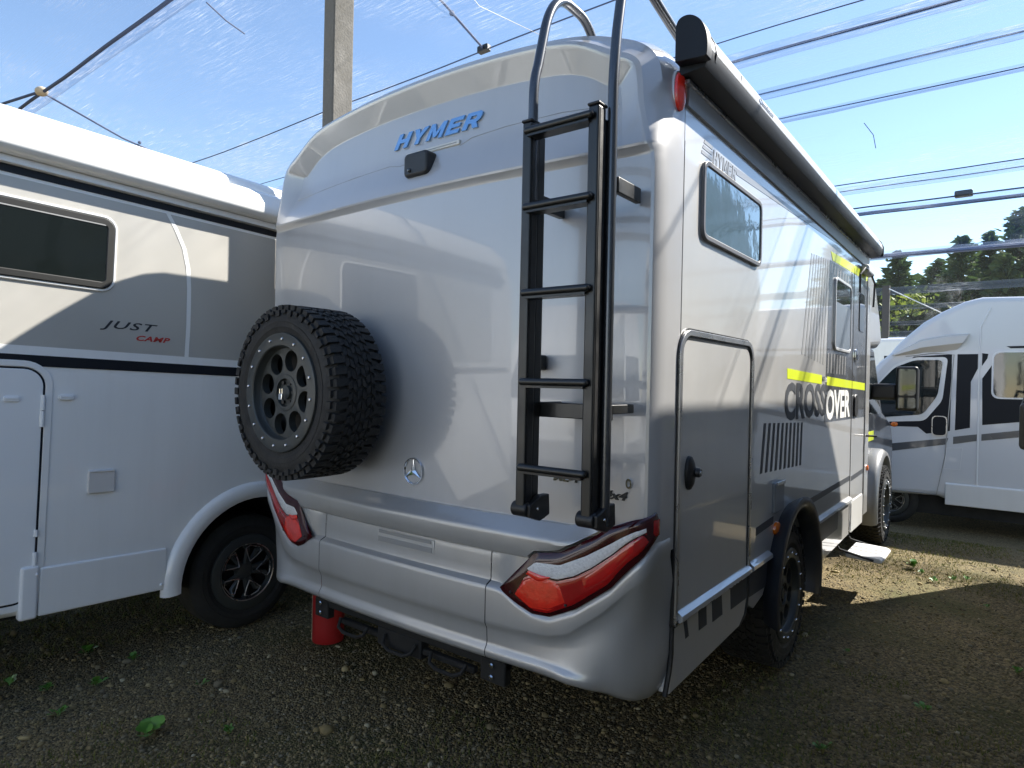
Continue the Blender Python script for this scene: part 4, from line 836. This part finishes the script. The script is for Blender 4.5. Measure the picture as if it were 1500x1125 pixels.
m = MB(); m.prism('x', [(YF - .02, .34), (YF - .02, .36), (YF + .02, .38), (YF + .02, .10), (YF - .012, .10)], 1.45, 6.3); fb(m, 'side_skirt', white, bevel=.008)
m = MB(); m.box((.5, YF + .1, -.05), (6.2, YF + 2.0, .2)); fb(m, 'chassis', under)
for x in (.85, 4.6):
    for yy, sg in ((YF + .18, -1), (YF + 1.92, 1)):
        w_ = make_wheel('wheel', far, (x, yy, .09), (0, sg, 0), R=.33, w=.22, rr=.21, style='spokes', tread=False); w_.matrix_parent_inverse = FO
m = MB(); m.prism('y', [(.30, 1.2), (.33, 1.23), (.62, 1.68), (.58, 1.68)], YF + .15, YF + 1.95); fb(m, 'windscreen', glassd)
m = MB(); m.box((.42, YF - .2, 1.25), (.52, YF - .05, 1.6)); fb(m, 'wing_mirror', blk, bevel=.03)

# generic motorhome for the neighbours out of the frame and the one far behind
def simple_motorhome(loc, rz, label, length=6.9, h=2.85, w=2.2, group=None, nose_pts=None, stripe=greyst, body=None):
    r = empty('motorhome', loc, label, 'motorhome', group, rz); hw = w / 2
    fr = nose_pts or [(length - 2.3, h), (length - 1.7, h - .12), (length - 1.05, h - .55), (length - .75, 1.95), (length - .35, 1.25), (length - .03, 1.0), (length, .4)]
    m = MB(); m.prism('x', [(0, .42), (-.03, 1.0), (0, h - .25), (.15, h - .03), (.5, h)] + fr, -hw, hw); m.build('body_shell', body or white, r, bevel=.08, seg=4)
    for sg in (-1, 1):
        for a, b in ((.5, 1.3), (2.2, 3.1)):
            m = MB(); m.prism('x', rrect(a, b, 1.65, 2.15, .06), sg * (hw - .01), sg * (hw + .015)); f = m.build('window', blk, r, bevel=.005)
            m = MB(); m.prism('x', rrect(a + .03, b - .03, 1.68, 2.12, .05), sg * (hw + .01), sg * (hw + .018)); m.build('pane', glassd, f)
        m = MB(); m.prism('x', [(.1, 1.0), (length - 1.2, 1.0), (length - 1.2, 1.12), (.1, 1.07)], sg * (hw - .01), sg * (hw + .003)); m.build('side_stripe', stripe, r)
        m = MB(); m.prism('x', rquad([(length - 1.9, 1.3), (length - .75, 1.3), (length - 1.05, 1.85), (length - 1.9, 1.9)], .06), sg * (hw - .01), sg * (hw + .004)); m.build('cab_window', glassd, r)
        for y in (1.5, length - 1.35):
            make_wheel('wheel', r, (sg * (hw - .14), y, .34), (sg, 0, 0), R=.34, w=.22, rr=.21, style='spokes', tread=False)
    if not nose_pts:
        m = MB(); m.add([(-.85, length - .72, 1.9), (.85, length - .72, 1.9), (.92, length - .36, 1.27), (-.92, length - .36, 1.27), (-.85, length - .78, 1.9), (.85, length - .78, 1.9), (.92, length - .42, 1.27), (-.92, length - .42, 1.27)], [(0, 1, 2, 3), (4, 5, 6, 7), (0, 1, 5, 4), (1, 2, 6, 5), (2, 3, 7, 6), (3, 0, 4, 7)]); m.build('windscreen', glassd, r)
    else:
        m = MB(); m.box((-.95, length - .5, 1.3), (.95, length - .02, 2.15)); m.build('windscreen', glassd, r, bevel=.05)
    m = MB(); m.box((-.9, length - .02, .45), (.9, length + .03, .75)); m.build('front_bumper', greyst, r, bevel=.03)
    for sg in (-1, 1):
        m = MB(); m.sphere((sg * .78, length - .02, .9), .11, n=8, sc=(1.2, .3, .8)); m.build('headlamp', clear, r)
    return r
nb = simple_motorhome((3.37, -3.0, 0), 0, 'tall motorhome coloured dark grey to dim its reflection, right of the silver one, outside the frame', 7.85, 3.36, 2.24, nose_pts=[(6.98, 3.36), (7.45, 3.2), (7.84, 2.80), (8.0, 2.46), (7.78, 1.68), (7.92, .6), (7.9, .42)], body=mat('neighbour_darkened', (.22, .225, .23), .35, .2, 1.0))  # body colour darkened so the silver side reflects a shaded tone
m = MB(); m.box((-1.26, 7.30, 1.06), (-1.20, 7.46, 1.42)); mi = m.build('wing_mirror', blk, nb, bevel=.03); m = MB(); m.tube([(-1.1, 7.4, 1.5), (-1.2, 7.4, 1.52), (-1.23, 7.4, 1.40)], .025, 8); m.build('mirror_arm', blk, mi)
simple_motorhome((-2.3, -12.6, 0), 0, 'white motorhome with its nose towards the silver one, behind the camera on the left', 6.9, 2.85)
simple_motorhome((.9, -13.2, 0), 0, 'white motorhome with its nose towards the silver one, behind the camera', 6.9, 2.9)
ei = empty('motorhome', (-1.0, 15, -.24), 'white motorhome roof seen far behind between the silver van and the white cab', 'motorhome')
m = MB(); m.prism('x', rquad([(-1.1, .45), (1.1, .45), (1.1, 2.85), (-1.1, 2.85)], .10), -3.6, 3.4); m.build('body_shell', white, ei, bevel=.05, seg=3)
m = MB(); m.box((.9, -.4, 2.85), (1.9, .5, 2.92)); m.build('roof_hatch', white2, ei, bevel=.02)
text('side_lettering', 'EI', navy, (.93, -1.102, 2.34), (1, 0, 0), (0, 0, 1), ei, width=.20, height=.13, ext=.003, bold=.04)
m = MB(); m.box((-3.5, -1.106, 1.75), (3.3, -1.1, 1.85)); m.build('side_stripe', navy, ei)
for x in (-2.4, 2.2):
    for yy, sg in ((-.95, -1), (.95, 1)): make_wheel('wheel', ei, (x, yy, .34), (0, sg, 0), R=.34, w=.22, rr=.21, style='spokes', tread=False)

# ------------------------------------------------------------ post, nets, cables, fence
m = MB(); m.box((-1.255, .355, 0), (-1.155, .50, 5.2)); tag(m.build('net_post', concrete, None, bevel=.008), 'square concrete post rising between the two motorhomes to the net', 'post')
def sheet(name, y0, y1, z0, z1, sag, label, x0=-16, x1=14, mt=net_m, ny=24, nx=40):
    m = MB(); rows = []
    for i in range(ny + 1):
        t = i / ny; rows.append([(x0 + (x1 - x0) * j / nx, y0 + (y1 - y0) * t, z0 + (z1 - z0) * t - sag * sin(pi * t) * (1 + .35 * noise.noise((j * .5, i * .4, y0))) - .02 * noise.noise((j * 1.3, i * .9, y0 + 3))) for j in range(nx + 1)])
    m.grid(rows); o = m.build(name, mt); return tag(o, label, 'net', 'hail nets over the pitch')
def fold(parent, y, w, z, sag=.05, x0=-16, x1=14, mt=net_f):
    m = MB(); rows = []
    for k in range(7):
        t = k / 6; rows.append([(x0 + (x1 - x0) * j / 60, y + w * (t - .5) * (1 + .25 * noise.noise((j * .37, y, 0))), z - .015 - sag * sin(pi * t) - .012 * noise.noise((j * .9, k, y))) for j in range(61)])
    m.grid(rows); return m.build('fold', mt, parent)
H = 4.5
n1 = sheet('hail_net', -9, .38, H, H, .10, 'pale net sheet over the left white motorhome, in front of the knotted cable')
n2 = sheet('hail_net', .38, 2.42, H, H, .07, 'pale net sheet with whitish streaks around the concrete post', mt=net_s)  # whitish streaks are denser netting
n3 = sheet('hail_net', 2.42, 8.4, H, H, .06, 'pale net sheet above the awning of the silver motorhome')
n4 = sheet('hail_net', 8.4, 14.5, H, H, .08, 'pale net sheet beyond the awning, between the two farther pairs of cables')
fold(n1, .45, .14, H); fold(n3, 2.95, 1.05, H, .06, mt=net_material('double_hail_net', .12, .75, (.16, .22, .32), .36)); fold(n3, 3.92, .30, H); fold(n3, 4.75, .26, H); fold(n3, 5.48, .12, H); fold(n4, 8.75, .5, H); fold(n4, 10.2, .4, H); fold(n4, 14.2, .6, H)
def cable(y, r, label, wob=.02, x0=-16, x1=14, mt=None, z=H - .02):
    m = MB(); m.tube([(x, y + wob * noise.noise((x * .5, y, 2)), z - .03 * sin(pi * ((x * .25) % 1)) * .6 + .01 * noise.noise((x, y, 9))) for x in np.linspace(x0, x1, 90)], r, 8)
    return tag(m.build('net_cable', mt or cabm), label, 'cable', 'cables holding up the nets')
cabm = mat('blue_grey_cable', (.028, .045, .10), .7)
cable(.38, .016, 'thick dark cable crossing above the left white motorhome, with a knot'); cable(2.42, .006, 'thin net edge cable running behind the roof of the silver motorhome')
cable(3.50, .005, 'thinnest cable, behind the concrete post where the net hangs double')
cable(3.9, .013, 'thick dark cable just above the rear end of the awning'); cable(4.72, .008, 'grey cable second above the awning'); cable(5.45, .006, 'thin wire third above the awning')
cable(7.0, .026, 'gathered dark cable beside the middle of the awning') if False else cable(8.4, .008, 'fine wire at the near edge of the far net')
cable(8.75, .008, 'fine wire just beyond the near edge of the far net'); cable(9.85, .013, 'dark cable with a black clamp near the front end of the awning'); cable(10.3, .032, 'thick gathered cable near the front end of the awning'); cable(14.4, .045, 'gathered cable below the tree tops'); 
m = MB(); m.box((1.35, 9.78, H - .06), (1.58, 9.92, H + .03)); tag(m.build('cable_clamp', blk, None, bevel=.02), 'small black clamp on the dark cable right of the awning', 'clamp')
def rope(pts, r, label, name='tie_rope'):
    P = []
    for a, b in zip(pts[:-1], pts[1:]):
        for k in range(8): t = k / 8; P.append(tuple(Vector(a).lerp(Vector(b), t)))
    P.append(pts[-1]); m = MB(); m.tube(P, r, 8); e = pts[-1]; s = pts[0]
    o = tag(m.build(name, cabm), label, 'rope'); k = MB(); k.box((e[0] - .06, e[1] - .03, e[2] - .03), (e[0] + .06, e[1] + .03, e[2] + .03)); k.build('clip', blk, o, bevel=.01); k = MB(); k.sphere(tuple(Vector(s).lerp(Vector(e), .62)), .022, n=6); k.build('knot', cabm, o); return o
rope([(-6.16, .38, H - .03), (-6.75, 1.4, H - .07), (-7.27, 2.40, H - .03)], .011, 'dark tie rope from the knotted cable down towards the left motorhome roof')
rope([(-1.38, .9, H), (-1.55, 1.72, H - .04), (-1.75, 2.41, H - .02)], .010, 'dark tie rope ending at a clip above the silver roof')
m = MB(); m.tube([(-1.18, 1.2, H - .02), (-1.32, 1.84, H - .05), (-1.19, 2.5, H - .03)], .003, 6); tag(m.build('tie_rope', greyst), 'pale thin rope left of the ladder top', 'rope')
m = MB(); m.tube([(-3.05, .55, H - .05), (-3.12, .75, H - .08), (-3.22, .97, H - .06)], .006, 6); tag(m.build('tie_rope', cabm), 'short frayed rope end hanging under the net left of the post', 'rope')
m = MB(); m.tube([(-6.2, .36, H - .02), (-7.6, .05, H - .05), (-9.5, -.1, H - .02)], .014, 8); tag(m.build('tie_rope', cabm), 'dark rope running left from the knot at the picture edge', 'rope')
m = MB(); m.sphere((-6.16, .37, H - .02), .06, n=8, sc=(1.3, 1, .8)); tag(m.build('rope_knot', mat('pale_cord', (.45, .36, .25), .8)), 'knot of pale cord tied on the thick cable', 'knot')
m = MB(); m.tube([(.7, 6.15, H), (.78, 6.25, H - .12), (.80, 6.3, H - .26)], .004, 5); tag(m.build('tie_rope', cabm), 'loose thread hanging from the net beside the awning', 'rope')
# net fence at the back of the pitch
fe = empty('net_fence', (2, 18, 0), 'tall dark net fence with posts and gathered bands before the trees', 'fence'); FEO = Matrix.Translation((-2, -18, 0))
def feb(m, n_, mt, **k): o = m.build(n_, mt, fe, **k); o.matrix_parent_inverse = FEO; return o
m = MB(); m.grid([[(x, 18.1, z) for x in np.linspace(-16, 20, 20)] for z in np.linspace(-.3, 5.1, 8)]); feb(m, 'net_panel', net_material('fence_net', .10, .3, (.10, .11, .12)))
for z, hh in ((5.12, .16), (4.18, .22), (3.72, .14), (3.30, .12), (3.02, .16), (2.7, .12)):
    m = MB(); rows = [[(x, 18.02 - .04 * cos(pi * t), z + .02 * (x - 1) * .3 + hh * (t - .5) + .02 * noise.noise((x * .7, z, 0))) for x in np.linspace(-16, 20, 60)] for t in np.linspace(0, 1, 5)]; m.grid(rows); feb(m, 'gathered_band', netband)
for x in (-8.6, -4.6, -.58, 3.4, 7.4):
    m = MB(); m.box((x - .085, 17.85, -.3), (x + .085, 17.98, 4.3)); feb(m, 'fence_post', mat('post_dark', (.05, .05, .052), .8))
m = MB(); m.tube([(-.5, 17.8, 4.2), (.75, 17.6, 3.45), (2.2, 17.4, 2.8)], .015, 6); feb(m, 'guy_wire', alu)

# ------------------------------------------------------------ trees
def conifer(x, y, h, r, label, seed, group='conifers behind the fence'):
    g = np.random.default_rng(seed); root = empty('conifer_tree', (x, y, gz(x, y)), label, 'tree', group)
    m = MB(); m.tube([(0, 0, 0), (.05, 0, h * .5), (0, .03, h * .98)], [.22, .12, .02], 8); m.build('trunk', bark, root)
    nb_ = 260; V = []; F = []; R = []
    for i in range(nb_):
        t = (i + .5) / nb_; z = h * (.10 + .89 * t); L = 1.2 * r * (1 - t) ** .75 * g.uniform(.55, 1.12) + .12; a = i * 2.39996 + g.uniform(-.4, .4)
        d = np.array([cos(a), sin(a), 0]); k = max(5, int(18 * L / r) + 4); droop = g.uniform(.18, .5)
        s = g.uniform(.08, 1, k); base = np.array([0, 0, z]) + np.outer(s * L, d) + np.outer(-droop * L * s ** 1.4 + .10 * L * s ** 3, [0, 0, 1]) + g.normal(0, .09, (k, 3)) * (1, 1, .6)
        sz = g.uniform(.22, .46, k); v = g.normal(0, 1, (k, 2, 3)); v /= np.linalg.norm(v, axis=2)[:, :, None]; v[:, 0] = v[:, 0] * .5 + d; v[:, 1, 2] -= .6
        q = np.stack([base - v[:, 0] * sz[:, None] * .5, base + v[:, 1] * sz[:, None] * .35, base + v[:, 0] * sz[:, None] * .7, base - v[:, 1] * sz[:, None] * .3], 1)
        o = len(V) * 0 + sum(len(p) for p in V); V.append(q.reshape(-1, 3)); F.append((np.arange(4 * k).reshape(-1, 4) + o)); R.append(np.repeat(np.clip(g.normal(.45, .22, k) + .15 * (s - .5), 0, 1), 4))
    o = np_mesh('crown', np.concatenate(V), np.concatenate(F), np.concatenate(R), needle_m); o.parent = root; return root
TR = [(-5.6, 38, 7.4, 2.1, 'small dark conifer just right of the silver motorhome edge'), (-2.9, 40, 9.6, 2.4, 'pointed conifer standing clear at the left of the wood'), (-1.3, 43, 9.4, 2.3, 'ragged thin conifer right of the pointed one'), (.1, 39, 9.9, 2.5, 'full dark conifer near the middle of the wood'), (1.2, 42, 10.6, 2.3, 'narrow conifer with a double tip in the wood'), (2.4, 40, 11.2, 2.7, 'tallest broad conifer at the right of the wood'), (4.3, 41, 10.0, 2.6, 'conifer at the right picture edge behind the fence'), (-4.3, 45, 7.8, 2.2, 'low conifer in the gap left of the pointed one'), (6.4, 43, 10.8, 2.6, 'conifer outside the right picture edge'), (-7.6, 42, 8.6, 2.4, 'conifer hidden behind the silver motorhome'), (3.3, 46, 10.8, 2.5, 'conifer behind the tallest one'), (-.4, 47, 9.0, 2.5, 'conifer far back in the middle of the wood'), (8.5, 40, 10.5, 2.7, 'farthest right conifer beyond the picture'), (-1.9, 48, 8.2, 2.6, 'far back conifer behind the pointed one'), (1.7, 49, 9.6, 2.6, 'far back conifer behind the double tipped one')]
for i, a in enumerate(TR): conifer(*a, 100 + i)
for i, a in enumerate([(-3.9, 41, 8.2, 2.2, 'dark conifer closing the gap left of the pointed one'), (-2.1, 45, 8.8, 2.4, 'dark conifer between the pointed and the ragged one'), (-.6, 41, 8.4, 2.3, 'low full conifer in front of the middle of the wood'), (.7, 45, 9.2, 2.3, 'plain conifer left of the double tipped one'), (1.9, 38, 8.6, 2.2, 'low dark conifer in front of the tallest one'), (3.0, 39, 9.2, 2.4, 'dark conifer right of the tallest one'), (5.2, 44, 10.2, 2.6, 'conifer beyond the right picture edge')]): conifer(*a, 300 + i)
def bush(x, y, h, r, label, seed):
    g = np.random.default_rng(seed); root = empty('bush', (x, y, gz(x, y)), label, 'bush', 'light green bushes behind the fence')
    m = MB(); m.tube([(0, 0, 0), (0, 0, h * .6)], [.08, .03], 6); m.build('stem', bark, root)
    n = 1500; c = g.normal(0, 1, (14, 3)) * (r * .5, r * .5, h * .22) + (0, 0, h * .6); p = c[g.integers(0, 14, n)] + g.normal(0, .22 * r, (n, 3))
    u = g.normal(0, 1, (n, 2, 3)); u /= np.linalg.norm(u, axis=2)[:, :, None]; s = g.uniform(.06, .14, n)[:, None]
    V = np.stack([p - u[:, 0] * s, p + u[:, 1] * s, p + u[:, 0] * s, p - u[:, 1] * s], 1).reshape(-1, 3); o = np_mesh('foliage', V, np.arange(4 * n).reshape(-1, 4), np.repeat(g.random(n), 4), bush_m); o.parent = root
for i, (x, y, h, r, l) in enumerate([(-2.2, 26, 4.6, 1.5, 'bright bush left of the fence post'), (-1.1, 27, 4.9, 1.1, 'bright bush right of the fence post'), (.9, 25, 3.5, 1.0, 'small yellow green bush above the white cab'), (3.6, 27, 4.2, 1.6, 'bush hidden behind the white cab')]): bush(x, y, h, r, l, 50 + i)
# dense wood behind the conifers
g = np.random.default_rng(3); n = 16000; x = g.uniform(-22, 22, n); y = g.uniform(50, 56, n); z = g.uniform(0, 1, n) ** .8 * (6.2 + 1.2 * np.sin(x * .9) + .6 * np.sin(x * 2.3)); p = np.stack([x, y, z], 1)
u = g.normal(0, 1, (n, 2, 3)); u /= np.linalg.norm(u, axis=2)[:, :, None]; s = g.uniform(.3, .7, n)[:, None]
o = np_mesh('wood', np.stack([p - u[:, 0] * s, p + u[:, 1] * s, p + u[:, 0] * s, p - u[:, 1] * s], 1).reshape(-1, 3), np.arange(4 * n).reshape(-1, 4), np.repeat(g.random(n) * .6, 4), needle_m); tag(o, 'dense dark undergrowth of the wood behind the conifers', 'wood', kind='stuff')

# ------------------------------------------------------------ red canister, weeds
m = MB(); m.lathe([(0, 0), (.088, 0), (.09, .01), (.09, .50), (.085, .51), (0, .51)], Matrix.Translation((-1.05, .32, 0)), 32); rc = m.build('canister', redcan); tag(rc, 'red cylindrical canister standing under the rear bumper', 'canister')
m = MB(); mm = Matrix.Translation((-1.05, .32, 0)); m.lathe([(.0905, .005), (.0915, .005), (.0915, .50), (.0905, .50)], mm, 3, a0=rad(236), a1=rad(246), closed=True); m.build('edge_strip', cream, rc)
def weed(x, y, h, n, label, seed, big=1.0):
    g = random.Random(seed); root = empty('weed', (x, y, gz(x, y)), label, 'weed', 'weeds growing in the gravel')
    for i in range(n):
        a = g.uniform(0, 2 * pi); L = h * g.uniform(.6, 1.1); tilt = g.uniform(.25, 1.0); d = Vector((cos(a) * sin(tilt), sin(a) * sin(tilt), cos(tilt))); s = d.cross(Vector((0, 0, 1))).normalized(); up = s.cross(d)
        m = MB(); b = Vector((g.uniform(-.01, .01), g.uniform(-.01, .01), 0)); rows = []
        for k in range(8):
            t = k / 7; w_ = .0012 + big * h * .26 * max(0, sin(pi * max(0, (t - .35) / .65))) ** .8; c = b + d * (L * t) - Vector((0, 0, 1)) * (L * .25 * t * t)
            rows.append([c - s * w_ + up * w_ * .25, c, c + s * w_ + up * w_ * .25])
        m.grid(rows); m.build('leaf', leafm, root)
weed(-1.86, -.62, .07, 9, 'low dark green weed at the shade edge under the left motorhome', 1); weed(-1.43, -.74, .06, 8, 'small weed on the gravel below the weed at the shade edge', 2); weed(-1.05, -.42, .05, 7, 'flat weed with narrow leaves left of the bumper end', 3, .6)
weed(-.78, -.78, .10, 8, 'broad leaved bright green weed in the bottom left foreground', 4, 1.35); weed(1.44, .92, .07, 8, 'weed at the bottom edge below the silver motorhome', 5); weed(1.43, 4.42, .12, 9, 'sunlit weed beside the entrance step', 6, .8); weed(1.6, 4.05, .07, 9, 'low sunlit weed on the patch of sunny gravel', 7, .6); weed(-1.74, -.99, .06, 7, 'dark weed at the left picture edge', 8); weed(1.8, 4.28, .06, 7, 'weed at the right tip of the sunny gravel', 9, .6)

GR = random.Random(11)
for i, (x, y, l) in enumerate([(-1.6, -.50, 'tuft of weed in the gravel behind the left rear wheel'), (-1.25, -.95, 'small weed left of the broad leaved one'), (-.55, -.55, 'tiny weed in the gravel before the tow bar'), (-1.55, -.9, 'flat weed near the left picture edge'), (1.95, 3.6, 'small weed in the shade right of the sunny gravel'), (2.1, 2.4, 'weed in the mossy shade at the right'), (1.75, 1.6, 'tiny weed in the shade right of the rear wheel'), (1.5, 4.25, 'short weed on the sunny gravel by the step'), (1.72, 4.2, 'second sunlit weed towards the tip of the sunny gravel'), (1.33, 2.1, 'little green patch of weed beside the rear tyre')]):
    weed(x, y, GR.uniform(.035, .06), GR.randint(7, 12), l, 40 + i, GR.uniform(.45, .8))
